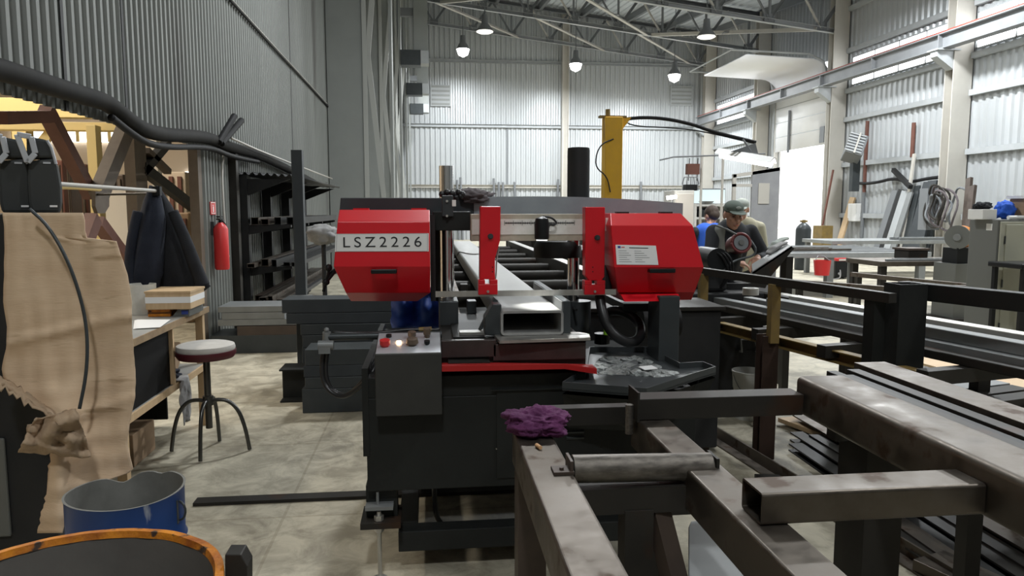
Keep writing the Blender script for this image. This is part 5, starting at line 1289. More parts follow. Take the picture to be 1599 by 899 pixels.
annex_box('yellow_post', 'yellow post in the neighbouring bay behind the lattice frame', 'post', 139, 195, 154, 380, 9.0, .15, 'pale_yellow')
annex_box('yellow_post', 'yellow post in the neighbouring bay behind the black cases', 'post', 24, 195, 46, 380, 10.6, .2, 'pale_yellow')
annex_box('pale_post', 'pale post in the neighbouring bay seen between the black braces', 'post', 238, 200, 248, 380, 10.0, .15, 'warm_white')
yb1_ = annex_box('yellow_beam', 'yellow lower beam across the top of the neighbouring bay', 'beam', -520, 187, 192, 200, 9.2, .2, 'pale_yellow', False)
annex_box('yellow_beam', 'broad pale yellow beam higher up in the neighbouring bay', 'beam', -420, 150, 150, 180, 10.9, .2, 'pale_yellow', False)
MB().beam(PY(62, 228, 9.3), PY(84, 201, 9.3), .10, .08, up=(0, 1, 0)).build('brace', 'pale_yellow', yb1_)
x0, x1, z0, z1 = RC(20, 203, 195, 221, 15.9)
w4 = struct('window_4', MB().box(x0, 15.93, z0, x1, 15.98, z1), 'window_glow')
for k in range(8): MB().box(x0+(x1-x0)*k/7-.03, 15.90, z0, x0+(x1-x0)*k/7+.03, 15.93, z1).build('mullion', 'pale_yellow', w4)
x0, x1, z0, z1 = RC(289, 268, 298, 320, 15.9)
w5 = struct('window_5', MB().box(x0, 15.93, z0, x1, 15.98, z1), 'window_glow')
annex_box('white_board', 'tall plain white board standing behind the lattice frame', 'board', 163, 297, 203, 420, 9.6, .06, 'warm_white')
for i, (a_, b_, c_, d_, Y, m, l) in enumerate(((84, 250, 101, 400, 13.0, 'oxide_red', 'dark red steel stack left of the yellow post in the next bay'), (103, 248, 112, 400, 13.2, 'brown_steel', 'brown upright profile left of the yellow post in the next bay'),
        (168, 272, 196, 400, 12.5, 'brown_steel', 'brown steel stack right of the yellow post in the next bay'), (116, 256, 138, 400, 14.2, 'oxide_red', 'red-brown panel behind the yellow post in the next bay'),
        (252, 268, 292, 400, 13.0, 'beige_wall', 'cream shelving seen between the black braces'), (268, 332, 297, 420, 10.5, 'crate_wood', 'brown crate low in the opening behind the jackets'))):
    x0, x1, z0, z1 = RC(a_, b_, c_, d_, Y)
    z1 = PY((a_+c_)/2, b_, Y).z
    t = thing('steel_stack', l, 'stack', ((x0+x1)/2, Y+.2, 0))
    MB().box(x0, Y, 0, x1, Y+.4, z1).build('body', m, t, bevel=.02)
    for k in range(3): MB().box(x0+(x1-x0)*(k+.15)/3, Y-.05, .1, x0+(x1-x0)*(k+.6)/3, Y, z1-.08).build('upright', 'lattice_brown' if i < 4 else 'oxide_red', t)
tag(MB().tube([PX(70, 289, XF+.2), PX(120, 291, XF+.25), PX(155, 294, XF+.25)], .025, 8).build('yellow_rail', 'pale_yellow'), 'short yellow rail left of the gusset plate in the wall opening', 'rail')
# ---------------------------------------------------------------- workbench with jackets
ZTB = .86
bf = PZ(325, 478, ZTB); bn = PZ(205, 530, ZTB)
XBF = (bf.x+bn.x)/2; YB0, YB1 = 3.95, bf.y
wbn = thing('workbench', 'wooden workbench with black side panels and a lower shelf by the left wall', 'workbench', (XBF-.35, 4.8, 0))
XBK = -2.33
MB().box(XBK, YB0, ZTB-.035, XBF, YB1, ZTB).build('worktop', 'worktop', wbn, bevel=.003)
MB().box(XBF, YB0, ZTB-.04, XBF+.008, YB1, ZTB).build('edge_band', 'wood_edge', wbn)
MB().box(XBK, YB0, .43, XBF-.02, YB1-.05, .455).build('shelf', 'worktop', wbn); MB().box(XBF-.02, YB0, .42, XBF-.005, YB1-.05, .46).build('shelf_edge', 'wood', wbn)
yd = PX(268, 550, XBF-.02).y
MB().box(XBF-.05, YB0, .46, XBF-.035, yd, ZTB-.035).build('black_panel', 'bench_black', wbn)
MB().box(XBF-.5, yd, .46, XBF-.01, yd+.025, ZTB-.035).build('divider', 'wood', wbn)
MB().box(XBK, YB1-.05, .05, XBF-.3, YB1-.03, ZTB-.035).box(XBK, YB0, .1, XBK+.015, YB1, ZTB-.035).build('black_panel', 'bench_black', wbn)
for y in (YB1-.06, YB0+.05):
    for x in (XBF-.05, XBK+.04): MB().box(x-.025, y, 0, x+.025, y+.05, ZTB-.035).build('leg', 'wood', wbn)
def on_bench(name, label, cat, px0, px1, py0, py1, Y, dep, m, z=ZTB, par=None):
    x0, x1, z0, z1 = RC(px0, py0, px1, py1, Y)
    return x0, x1, z+.001, z+.001+(z1-z0)
x0, x1, z0, z1 = on_bench('', '', '', 229, 299, 442, 470, 4.95, .25, '')
ob = thing('flat_box', 'flat orange box under the cardboard carton on the workbench', 'box', ((x0+x1)/2, 5.1, ZTB))
MB().box(x0, 4.95, ZTB+.001, x0+.14, 5.25, ZTB+.05).build('body', 'orange_rust', ob, bevel=.003); MB().box(x0, 4.945, ZTB+.024, x0+.14, 4.95, ZTB+.028).build('seam', 'rack_black', ob)
db = thing('dark_case', 'dark grey case under the right part of the cardboard carton', 'case', ((x0+x1)/2+.05, 5.1, ZTB))
MB().prism([(x0+.15, 4.95, ZTB+.001), (x1-.02, 4.95, ZTB+.001), (x1-.02, 4.95, ZTB+.05), (x0+.19, 4.95, ZTB+.05)], (0, .3, 0)).build('body', 'cabinet_dark', db); MB().box(x0+.21, 4.945, ZTB+.015, x0+.25, 4.95, ZTB+.04).build('badge', 'blue_ink', db)
cbx_ = thing('cardboard_carton', 'cardboard carton with a white band on the workbench below the jackets', 'carton', ((x0+x1)/2, 5.1, ZTB+.051))
h = z1-z0
MB().box(x0, 4.92, ZTB+.051, x1, 5.22, ZTB+.051+h).build('body', 'wood', cbx_, bevel=.003)
MB().box(x0-.001, 4.918, ZTB+.051+h*.36, x1+.001, 5.221, ZTB+.051+h*.70).build('white_band', 'paper', cbx_)
MB().box(x0-.004, 4.915, ZTB+.051+h*.9, x1+.004, 5.225, ZTB+.053+h).build('lid', 'wood', cbx_)
q = PZ(293, 478, ZTB)
sb_ = thing('spray_bottle', 'small white and black spray bottle at the right of the carton', 'bottle', q)
MB().lathe(q, [(.018, .001), (.02, .01), (.02, .06), (.009, .085), (.009, .10)], 20).build('body', 'plastic_white', sb_, smooth=True); MB().box(q.x-.022, q.y-.008, q.z+.10, q.x+.012, q.y+.008, q.z+.12).build('trigger', 'black_plastic', sb_)
q = Vector((XBF-.07, YB1-.12, ZTB)); tag(MB().lathe(q, [(.012, .001), (.012, .03), (.006, .035), (.006, .04)], 16).build('small_jar', 'plastic_white', smooth=True), 'tiny pale jar near the far corner of the workbench', 'jar')
for i, (pl, l) in enumerate(((((213, 486), (285, 487), (290, 480), (235, 478)), 'white papers lying flat before the carton on the workbench'), (((208, 514), (246, 512), (262, 500), (210, 500)), 'white papers lying at the front edge of the workbench'))):
    mb = MB()
    for k in range(3): mb.prism([PZ(a+2*k, b-.5*k, ZTB+.002+.002*k) for a, b in pl], (0, 0, .0015))
    tag(mb.build('papers', 'paper'), l, 'papers')
x0, x1 = PY(206, 460, 5.0).x, PY(230, 460, 5.0).x
tag(MB().lathe(((x0+x1)/2-.03, 5.12, ZTB), [(.08, .001), (.09, .2), (.085, .2), (.075, .01), (.001, .01)], 24).build('white_pot', 'plastic_white', smooth=True), 'plain white pot standing behind the cardboard sheet on the workbench', 'pot')
q = PY(264, 440, 5.4); tag(MB().box(q.x-.02, 5.36, ZTB+.001, q.x+.025, 5.40, PY(264, 425, 5.4).z).build('red_book', 'red_dull'), 'narrow red book standing behind the carton on the workbench', 'book')
q = PY(250, 430, 5.45); tag(MB().box(q.x-.07, 5.42, ZTB+.001, q.x+.03, 5.45, PY(250, 405, 5.45).z).build('dark_board', 'cabinet_dark'), 'dark upright board standing behind the carton under the jackets', 'board')
# things on the lower shelf
q = PZ(288, 560, .456)
tag(MB().obox((XBF-.22, yd+.32, .456+.09), (.24, .3, .16), (.25, .1, .2)).build('brown_box', 'crate_wood', bevel=.005), 'tilted brown box on the lower shelf of the workbench', 'box')
tag(MB().blob((XBF-.12, yd+.15, .495), (.08, .09, .04), 4, .4, 2.5, 4, flat=-.038).build('rag', 'navy_cloth', smooth='all'), 'dark blue rag on the lower shelf of the workbench', 'rag')
mb = MB(); rows = []
for i in range(16):
    py = i/15; r = []
    for k in range(7):
        y = yd+.05+.16*k/6+.015*math.sin(k*2+i*.7)
        if py < .2: x = XBF-.10+.11*py/.2; z = .470+.004*math.sin(k*2)
        else: x = XBF+.012+.014*math.sin(k*1.7+i*.5); z = .47-(py-.2)*.36
        r.append((x, y, z))
    rows.append(r)
mb.loft(rows); o = mb.build('hanging_rag', 'pale_rag', smooth='all'); o.modifiers.new('thick', 'SOLIDIFY').thickness = .006
tag(o, 'pale grey rag hanging over the edge of the bench shelf behind the stool', 'rag')
tag(MB().box(XBF-.5, yd-.2, .001, XBF-.2, yd+.15, .2).build('cardboard_box', 'crate_wood', bevel=.004), 'brown box on the floor under the workbench shelf', 'box')
# clothes rod and jackets
a, b = PY(60, 285, 3.9), PY(244, 298, 5.25)
rod = thing('clothes_rod', 'thin grey rod carrying the dark jackets above the workbench', 'rod', a.lerp(b, .5))
MB().cyl(a, b, .012, 12).build('rod', 'truss_light', rod, smooth=True)
MB().box(b.x-.02, b.y-.02, b.z-.03, b.x+.03, b.y+.02, b.z+.03).build('bracket', 'black_plastic', rod)
MB().tube([b, b+Vector((-.35, .9, 0)), (XF+.15, 6.6, b.z)], .01).build('stay', 'dark_steel', rod)
def jacket(name, label, m, rows_, Y, seed):
    mb = MB(); rows = []
    n = 26
    for (l, r, py, d) in rows_:
        p0, p1 = PY(l, py, Y), PY(r, py, Y); c = (p0+p1)/2; hw = (p1.x-p0.x)/2; row = []
        for k in range(n):
            t = 2*PI*k/n
            f = 1+.10*math.sin(5*t+seed+py*.01)+.06*math.sin(9*t+py*.03)
            row.append((c.x+hw*math.cos(t), Y+d*math.sin(t)*f, c.z+.012*math.sin(3*t+seed)))
        rows.append(row)
    rr = []
    for a, b in zip(rows, rows[1:]):
        for s in range(3): rr.append([tuple(Vector(a[k]).lerp(Vector(b[k]), s/3)) for k in range(n)])
    rr.append(rows[-1])
    mb.loft(rr, closed=True, caps=True)
    return tag(mb.build(name, m, smooth='all'), label, 'jacket')
j1 = jacket('jacket', 'dark navy work jacket hanging over the bench, left one of the pair', 'navy_cloth', [(232, 246, 292, .03), (224, 252, 312, .06), (216, 258, 345, .09), (209, 256, 390, .10), (203, 254, 430, .10), (201, 250, 441, .09), (212, 248, 457, .07)], 5.28, 1)
j2 = jacket('jacket', 'black work jacket with a flared sleeve hanging right of the navy one', 'black_cloth', [(234, 252, 294, .03), (232, 268, 318, .06), (234, 284, 350, .08), (236, 298, 385, .10), (238, 312, 420, .10), (242, 329, 445, .09), (240, 316, 455, .06)], 5.42, 4)
# sleeves
for i, (j, pts_, m) in enumerate(((j1, ((216, 330), (208, 370), (204, 410), (208, 450)), 'navy_cloth'), (j2, ((270, 330), (288, 370), (303, 410), (317, 446)), 'black_cloth'))):
    MB().tube([PY(*q, 5.22+.1*i) for q in pts_], lambda t: .034+.014*t, 14, smooth=2).build('sleeve', m, j, smooth='all')
# ---------------------------------------------------------------- stool
sc = Vector((-1.415, 4.79, 0))
stl = thing('shop_stool', 'round workshop stool with a worn pale seat and four bowed steel legs', 'stool', sc)
zs = PY(328, 543, 4.79).z; rs = .178
MB().lathe(sc, [(.001, zs-.012), (rs-.005, zs-.012), (rs, zs), (rs-.006, zs+.022), (rs-.03, zs+.03), (.001, zs+.032)], 40).build('seat', 'stool_seat', stl, smooth=True)
MB().lathe(sc, [(.05, zs-.062), (rs-.012, zs-.060), (rs+.004, zs-.035), (rs+.002, zs-.012), (.001, zs-.012)], 40).build('seat_rim', 'maroon_vinyl', stl, smooth=True)
MB().cyl(sc+Vector((0, 0, .16)), sc+Vector((0, 0, zs-.06)), .021, 20).cyl(sc+Vector((0, 0, .31)), sc+Vector((0, 0, .37)), .032, 20).build('spindle', 'stool_metal', stl, smooth=True)
for q in ((268, 706), (313, 722), (390, 703), (343, 690)):
    e = PZ(*q, 0); d = (e-sc); d.z = 0
    P_ = [sc+d*s+Vector((0, 0, z)) for s, z in ((.06, .335), (.25, .345), (.52, .335), (.76, .27), (.90, .16), (.97, .06), (1.0, .008))]
    MB().tube(P_, .0125, 12, smooth=2).build('leg', 'stool_metal', stl, smooth='all')
# ---------------------------------------------------------------- cardboard, cases, drums
cab = thing('dark_cabinet', 'black steel cabinet behind the cardboard sheet at the left edge', 'cabinet', (-1.85, 3.5, 0))
MB().box(-2.25, 3.16, .08, -1.56, 3.46, 1.535).build('carcass', 'rack_black', cab, bevel=.01); MB().box(-2.22, 3.2, 0, -1.6, 3.43, .08).build('plinth', 'bench_black', cab)
MB().box(-1.95, 3.145, .2, -1.74, 3.16, .62).build('grey_panel', 'cabinet_dark', cab, bevel=.01)
YK = 3.05
prof_ = [(332, 5, 130), (345, 6, 133), (360, 7, 133), (372, 8, 136), (376, 8, 182), (395, 8, 188), (430, 8, 200), (470, 6, 206), (510, 12, 206), (545, 10, 209), (575, 4, 211), (590, 6, 212), (605, 26, 212), (620, 45, 211), (640, 84, 207), (660, 92, 203), (690, 86, 199), (715, 80, 204), (735, 78, 209), (744, 76, 185), (760, 76, 140), (800, 68, 104), (832, 60, 98)]
def interp(y):
    for (a, l0, r0), (b, l1, r1) in zip(prof_, prof_[1:]):
        if a <= y <= b:
            t = (y-a)/(b-a); return l0+(l1-l0)*t, r0+(r1-r0)*t
    return prof_[-1][1:]
rows = []; NR, NC = 90, 34
for i in range(NR+1):
    y = 332+500*i/NR; l, r = interp(y)
    jl = 2.5*noise.noise(Vector((y*.035, 3, 0)))+(5*noise.noise(Vector((y*.35, 7, 0))) if y > 590 else 0); jr = 1.0*noise.noise(Vector((y*.07, 9, 1)))
    row = []
    for k in range(NC+1):
        px = l+jl+(r+jr-l-jl)*k/NC
        buckle = .022*noise.noise(Vector((px*.012, y*.008, 1.)))+.012*noise.noise(Vector((px*.05, y*.012, 4.)))+.006*math.sin(y*.16+px*.02)*max(0, (y-480)/300)
        crease = -.018*math.exp(-((y-515+.22*(px-100))/7)**2)-.014*math.exp(-((y-640+.35*(px-150))/6)**2)
        lean_ = -.14*max(0, (y-560)/270)**1.3
        if y > 600: lean_ -= .10*math.exp(-((px-95)/28)**2)*min(1, (y-600)/60)
        row.append(PY(px, y, YK+buckle+crease+lean_))
    rows.append(row)
o = MB().loft(rows).build('cardboard_sheet', 'cardboard', smooth='all'); o.modifiers.new('thick', 'SOLIDIFY').thickness = .005
tag(o, 'large creased brown cardboard sheet with a torn lower corner standing at the left', 'cardboard')
mb = MB(); rows = []
for i in range(22):
    t = i/21; row = []
    for k in range(15):
        s = k/14
        px = 118-66*s+26*t*(1-s)-22*t*s+3*noise.noise(Vector((k*.6, i*.5, 2))); py = 640+14*s+74*t*(1-.35*s)+6*noise.noise(Vector((k*.5, i*.4, 8)))
        Y = 2.84+.10*noise.noise(Vector((s*3.4, t*3.1, 6.)))-.06*math.sin(PI*s)*math.sin(PI*t)
        row.append(PY(px, py, Y))
    rows.append(row)
mb.loft(rows); fl_ = mb.build('torn_flap', 'cardboard_torn', o, smooth='all'); fl_.modifiers.new('thick', 'SOLIDIFY').thickness = .006
mb = MB(); rows = []
for i in range(8):
    row = []
    for k in range(18):
        px = -4+102*k/17; base = 588+.58*px+5*noise.noise(Vector((k*.9, 0, 5)))
        row.append(PY(px, base+i*2.6*(1+.7*noise.noise(Vector((k*.8, 3, 5)))), YK-.02-.012*i-.03*noise.noise(Vector((k*.7, i*.5, 1)))))
    rows.append(row)
mb.loft(rows); tf = mb.build('torn_edge', 'cardboard_torn', o, smooth='all'); tf.modifiers.new('thick', 'SOLIDIFY').thickness = .006
tag(MB().tube([PY(46, 326, 2.98), PY(75, 352, 2.97), PY(103, 400, 2.95), PY(122, 450, 2.95), PY(134, 500, 2.95), PY(137, 545, 2.93), PY(134, 590, 2.92), PY(124, 638, 2.90)], .0065, 8, smooth=2).build('thin_cable', 'gunmetal', smooth='all'), 'thin dark cable bowed down across the cardboard sheet', 'cable')
def black_case(label, dx, Y):
    t = thing('moulded_case', label, 'case', (PY(70+dx, 331, Y).x-.0, Y+.1, 1.536), 'black moulded cases on the cardboard')
    zoff = 1.537-PY(70+dx, 331, Y).z
    V = lambda a, b, y=Y: PY(a+dx, b, y)+Vector((0, 0, zoff))
    body = [V(53, 331), (V(93, 331)), V(95.5, 315), V(95, 290), V(90, 258), V(85, 245), V(49, 250), V(47, 280), V(49, 315)]
    MB().prism(body, (0, .16, 0)).build('body', 'case_grey', t, bevel=.012)
    MB().prism([V(46, 245), V(85, 245), V(80, 226), V(74, 216), V(52, 212), V(46, 214)], (0, .15, 0)).build('head', 'case_grey', t, bevel=.010)
    fr_ = [V(29, 209, Y-.02), V(49, 212, Y-.02), V(55, 238, Y-.02), V(44, 252, Y-.02)]
    mb = MB()
    for k in range(4): mb.beam(fr_[k], fr_[(k+1) % 4], .022, .014, up=(0, 1, 0))
    mb.build('handle_frame', 'plastic_silver', t, bevel=.003)
    MB().tube([V(74, 217, Y-.005), V(80, 228, Y-.005), V(85, 246, Y-.005), V(87, 254, Y-.005)], .006).build('trim', 'plastic_silver', t)
    a, b = V(69, 251, Y-.002), V(80, 254, Y-.002); MB().box(a.x, Y-.003, b.z, b.x, Y+.01, a.z).build('label', 'plastic_silver', t)
    a, b = V(79, 319, Y-.002), V(90, 322, Y-.002); MB().box(a.x, Y-.003, b.z, b.x, Y+.01, a.z).build('badge', 'paper', t)
    t.rotation_euler.z = math.radians(23); t.location.x -= .05
    return t
black_case('black moulded case with a silver handle frame, right one of the pair on the cardboard', 0, 3.3)
black_case('black moulded case partly cut off by the left picture edge, on the cardboard', -45, 3.29)
# blue drum
dc = Vector((-1.085, 2.66, 0))
dr_ = thing('drum', 'dented blue steel drum with a grey inside in front of the cardboard', 'drum', dc)
ZD = .565
wob = lambda a, z: 1+(.03*math.sin(3*a+1)+.05*math.exp(-((a-2.1)/.25)**2)*-1.2-.04*math.exp(-((a-1.6)/.2)**2))*max(0, (z-.25)/.3)
R0 = .19
def dent(o):
    for v in o.data.vertices:
        if v.co.z > ZD-.03:
            a = math.atan2(v.co.y, v.co.x); v.co.z -= .030*math.exp(-((a-1.95)/.22)**2)+.012*math.exp(-((a-1.2)/.15)**2)-.008*math.sin(2*a)
mb = MB()
mb.lathe(dc, [(R0*.97, .0), (R0, .012), (R0, .17), (R0+.007, .18), (R0, .19), (R0, .37), (R0+.007, .38), (R0, .39), (R0, ZD-.01), (R0+.004, ZD)], 64, wob, False)
body = mb.build('body', 'blue_paint', dr_, smooth=True); dent(body)
ins_ = MB().lathe(dc, [(R0+.004, ZD), (R0-.004, ZD), (R0-.006, .02), (.001, .02)], 64, wob, False).build('inside', 'drum_grey', dr_, smooth=True); dent(ins_)
e = dc+Vector((R0*.98, -.02, ZD-.075))
MB().tube([e+Vector((0, 0, .035)), e+Vector((.022, -.01, .025)), e+Vector((.03, -.012, 0)), e+Vector((.022, -.01, -.03)), e+Vector((0, 0, -.04))], .004, 8, smooth=1).box(e.x-.006, e.y-.02, e.z-.045, e.x+.004, e.y+.01, e.z+.04).build('handle', 'gunmetal', dr_)
# black drum with orange rim close to the camera
zr_ = .80
A_, B_, C_ = PZ(6, 858, zr_), PZ(180, 826, zr_), PZ(345, 872, zr_)
def circ(a, b, c):
    d = 2*(a.x*(b.y-c.y)+b.x*(c.y-a.y)+c.x*(a.y-b.y))
    q = [p.x**2+p.y**2 for p in (a, b, c)]
    return Vector(((q[0]*(b.y-c.y)+q[1]*(c.y-a.y)+q[2]*(a.y-b.y))/d, (q[0]*(c.x-b.x)+q[1]*(a.x-c.x)+q[2]*(b.x-a.x))/d, 0))
cc = circ(A_, B_, C_); rr_ = (B_-Vector((cc.x, cc.y, zr_))).length
od = thing('drum', 'big black drum with a flaking orange rim at the lower left corner', 'drum', cc)
MB().lathe(cc, [(rr_-.02, 0), (rr_, .01), (rr_, zr_-.03)], 72, None, False).build('body', 'drum_inside', od, smooth=True)
MB().lathe(cc, [(rr_, zr_-.03), (rr_+.004, zr_-.016), (rr_+.003, zr_), (rr_-.014, zr_+.001), (rr_-.018, zr_-.014)], 120, lambda a, z: 1+.008*noise.noise(Vector((math.cos(a)*6, math.sin(a)*6, 2))), False).build('rim', 'orange_rust', od, smooth=True)
MB().lathe(cc, [(rr_-.016, zr_-.012), (rr_-.016, .45), (.001, .45)], 72, None, False).build('inside', 'drum_inside', od, smooth=True)
x = PY(350, 870, 1.55).x
tag(MB().prism([PY(351, 866, 1.55), PY(376, 866, 1.55), PY(386, 884, 1.55), PY(386, 1290, 1.55), PY(351, 1290, 1.55)], (0, .05, 0)).build('tube_stand', 'dark_steel', bevel=.002), 'dark steel profile standing on end right of the orange-rimmed drum', 'profile')
# flat bar across the floor
a, b = PZ(283, 783, .03), PZ(1090, 762, .03)
tag(MB().box(-1.25, 3.89, .0, 1.2, 3.97, .018).build('floor_bar', 'dark_steel'), 'dark steel bar lying straight across the floor under the saw', 'steel bar')
# ---------------------------------------------------------------- stacked steel between bench and saw
pile = [(440, 468, 489, 6.3, 'slate_paint', 'dark grey beam, topmost of the stack behind the saw'), (447, 489.5, 506, 6.3, 'slate_paint', 'dark grey beam, second from the top of the stack behind the saw'),
        (469, 506.5, 523, 6.3, 'gunmetal', 'dark grey beam, third from the top of the stack behind the saw'), (472, 523.5, 543, 6.3, 'gunmetal', 'dark grey beam, fourth from the top of the stack behind the saw'),
        (472, 543.5, 571, 6.3, 'gunmetal', 'lowest visible dark beam of the back stack'), (472, 571.5, 609, 6.3, 'gunmetal', 'bottom dark beam of the back stack, resting on the floor')]
def bar_x(px, y0, y1, Y, dep, xe, m, label, grp):
    z1 = PY(px, y0, Y).z; z0 = max(PY(px, y1, Y).z, 0)
    return tag(MB().box(PY(px, (y0+y1)/2, Y).x, Y, z0, xe, Y+dep, z1).build('steel_beam', m, bevel=.004), label, 'steel beam', grp)
for a, b, c, Y, m, l in pile: bar_x(a, b, c, Y, .3, .08, m, l, 'stacked dark beams behind the saw')
pile2 = [(476, 546, 571, 'gunmetal', 'top dark beam of the front stack left of the control box'), (474, 571.5, 589, 'slate_paint', 'second dark beam of the front stack left of the control box'), (476, 589.5, 607, 'gunmetal', 'third dark beam of the front stack left of the control box'), (472, 607.5, 645, 'gunmetal', 'bottom dark beam of the front stack left of the control box')]
for a, b, c, m, l in pile2: bar_x(a, b, c, 5.65, .3, .05, m, l, 'front stack of dark beams')
a, b = PY(442, 590, 5.98), PY(442, 642, 5.65)
tag(MB().ibeam((PY(442, 615, 6.12).x-.0, 6.12, .135), (.06, 6.12, .135), .27, .26, .012).build('i_beam', 'dark_paint'), 'black I-beam end poking out left of the front stack', 'steel beam')
pl2 = [(340, 447, 479, 488, 'grey_steel', 'grey thin bar on top of the light stack by the extinguisher'), (346, 444, 488.5, 499, 'grey_steel', 'grey bar second from the top of the light stack'), (340, 470, 499.5, 509, 'grey_steel', 'grey bar third from the top of the light stack'),
       (370, 470, 509.5, 524, 'brown_steel', 'brown bar in the middle of the light stack'), (328, 470, 524.5, 556, 'gunmetal', 'dark bottom bar of the light stack')]
for l, r, t, b, m, lab in pl2:
    Y = 8.15; z0, z1 = max(PY(l, b, Y).z, 0), PY(l, t, Y).z
    tag(MB().box(PY(l, t, Y).x+.0, Y, z0, PY(r, t, Y).x, Y+.5, z1).build('steel_bar', m, bevel=.004), lab, 'steel bar', 'light stack of steel by the left wall')
p0, p1 = PY(456, 300, 6.72).x, PY(473, 300, 6.72).x
sp = thing('stake_post', 'tall dark stake post standing behind the stacked dark beams', 'post', ((p0+p1)/2, 6.76, 0))
zt = PY(464, 234, 6.72).z
MB().htube(((p0+p1)/2, 6.77, 0), ((p0+p1)/2, 6.77, zt), p1-p0, .1, .006, rc=.006).build('post', 'slate_paint', sp)
zc = PY(464, 464, 6.68).z; MB().box(p0-.05, 6.68, zc-.02, p1+.06, 6.72, zc+.015).cyl((p0-.05, 6.66, zc), (p1+.08, 6.66, zc), .015, 10).build('clamp', 'grey_steel', sp)
# cantilever rack with tubes
X0, X1 = XL+.05, -1.72
cr_ = thing('cantilever_rack', 'black cantilever rack full of tubes under a corrugated canopy on the left wall', 'rack', (-2.05, 11.5, 0))
for y in (9.55, 10.9, 12.3, 13.9):
    MB().box(X0, y-.06, 0, X0+.12, y+.06, 1.98).build('upright', 'rack_black', cr_)
    for z in (.40, .84, 1.36): MB().prism([(X0+.1, y-.035, z), (X1, y-.035, z), (X1, y-.035, z-.03), (X0+.1, y-.035, z-.12)], (0, .07, 0)).build('arm', 'rack_black', cr_)
    MB().prism([(X0+.1, y-.03, 1.93), (X1, y-.03, 1.93), (X0+.1, y-.03, 1.72)], (0, .06, 0)).build('canopy_bracket', 'rack_black', cr_)
MB().box(X0, 9.5, .28, X1+.05, 9.6, .40).build('base_beam', 'gunmetal', cr_)
rows = []
for y in (9.45, 14.1):
    rows.append([(X0+(X1-X0+.08)*k/36, y, 2.0+.022*math.sin(k*1.4)-.03*k/36) for k in range(37)])
o = MB().loft(rows).build('canopy', 'rack_black', cr_, smooth='all'); o.modifiers.new('thick', 'SOLIDIFY').thickness = .004
tubes = []
for z, xs in ((.405, (.1, .2, .3, .42, .52)), (.845, (.08, .2, .34, .47, .58)), (1.365, (.1, .22, .36, .5))):
    for i, dx in enumerate(xs):
        w_ = random.choice((.06, .08, .1)); h_ = random.choice((.05, .07, .09)); m = random.choice(('rack_black', 'rack_black', 'dark_steel', 'brown_steel', 'mill_steel', 'dark_steel'))
        y0 = 9.35+random.uniform(-.1, .35)
        lv = {.405: 'bottom', .845: 'middle', 1.365: 'top'}[z]
        od_ = ('first', 'second', 'third', 'fourth', 'fifth')[i]
        tag(MB().htube((X0+.1+dx, y0, z+h_/2), (X0+.1+dx, 14.05, z+h_/2), min(w_, .09), h_, .005).build('steel_tube', m), '%s steel tube from the wall on the %s arms of the left rack' % (od_, lv), 'steel tube', 'tubes on the cantilever rack')
for i, (px, py, m) in enumerate(((500, 440, 'bright_steel'), (450, 438, 'grey_steel'), (420, 445, 'brown_steel'))):
    a, b = PY(px-25, py+16, 9.2), PY(px+14, py-14, 9.2); a.z = max(a.z, .5)
# pale sack left of the cover
q = PY(505, 366, 8.2)
sk = thing('plastic_hood', 'crumpled pale plastic hood on a stand left of the left red cover', 'hood', (q.x, 8.2, 0))
MB().blob(q, (.17, .14, .11), 31, .25, 1.6, 4).build('hood', 'pale_rag', sk, smooth='all')
MB().cyl((q.x, 8.2, 0), (q.x, 8.2, q.z-.05), .025, 12).cyl((q.x, 8.2, 0), (q.x, 8.2, .03), .18, 20).build('stand', 'rack_black', sk)
# ================================================================ PEOPLE
def fuse(name, m, parent, parts, vox=.010, sm=6, fac=.5):
    """capsules and ellipsoids melted into one continuous surface"""
    mb = MB()
    for p in parts:
        if p[0] == 'c':
            _, a, b, ra, rb = p; a, b = Vector(a), Vector(b)
            mb.cyl(a, b, ra, 18, rb); mb.ball(a, ra, 3); mb.ball(b, rb, 3)
        else:
            _, c, r, rot = p; mb.ball(c, r, 3, rot)
    bmesh.ops.recalc_face_normals(mb.bm, faces=mb.bm.faces)
    me = bpy.data.meshes.new('tmp'); mb.bm.to_mesh(me); mb.bm.free()
    o = bpy.data.objects.new('tmp', me); COL.objects.link(o)
    r = o.modifiers.new('r', 'REMESH'); r.mode = 'VOXEL'; r.voxel_size = vox
    s = o.modifiers.new('s', 'SMOOTH'); s.iterations = sm; s.factor = fac
    dg = bpy.context.evaluated_depsgraph_get()
    nm = bpy.data.meshes.new_from_object(o.evaluated_get(dg))
    bpy.data.objects.remove(o); bpy.data.meshes.remove(me)
    nm.name = name; nm.materials.clear(); nm.materials.append(M[m])
    nm.transform(Matrix.Translation(-WPOS[parent.name]))
    for p in nm.polygons: p.use_smooth = True
    q = bpy.data.objects.new(name, nm); COL.objects.link(q); q.parent = parent; WPOS[q.name] = WPOS[parent.name].copy()
    return q
class Fig:
    """places body points: x to the figure's left, y forward, z up; turned by rz about its feet"""
    def __init__(s, base, rz): s.b = Vector(base); s.R = Matrix.Rotation(rz, 3, 'Z')
    def __call__(s, x, y, z): return s.b + s.R @ Vector((x, y, z))
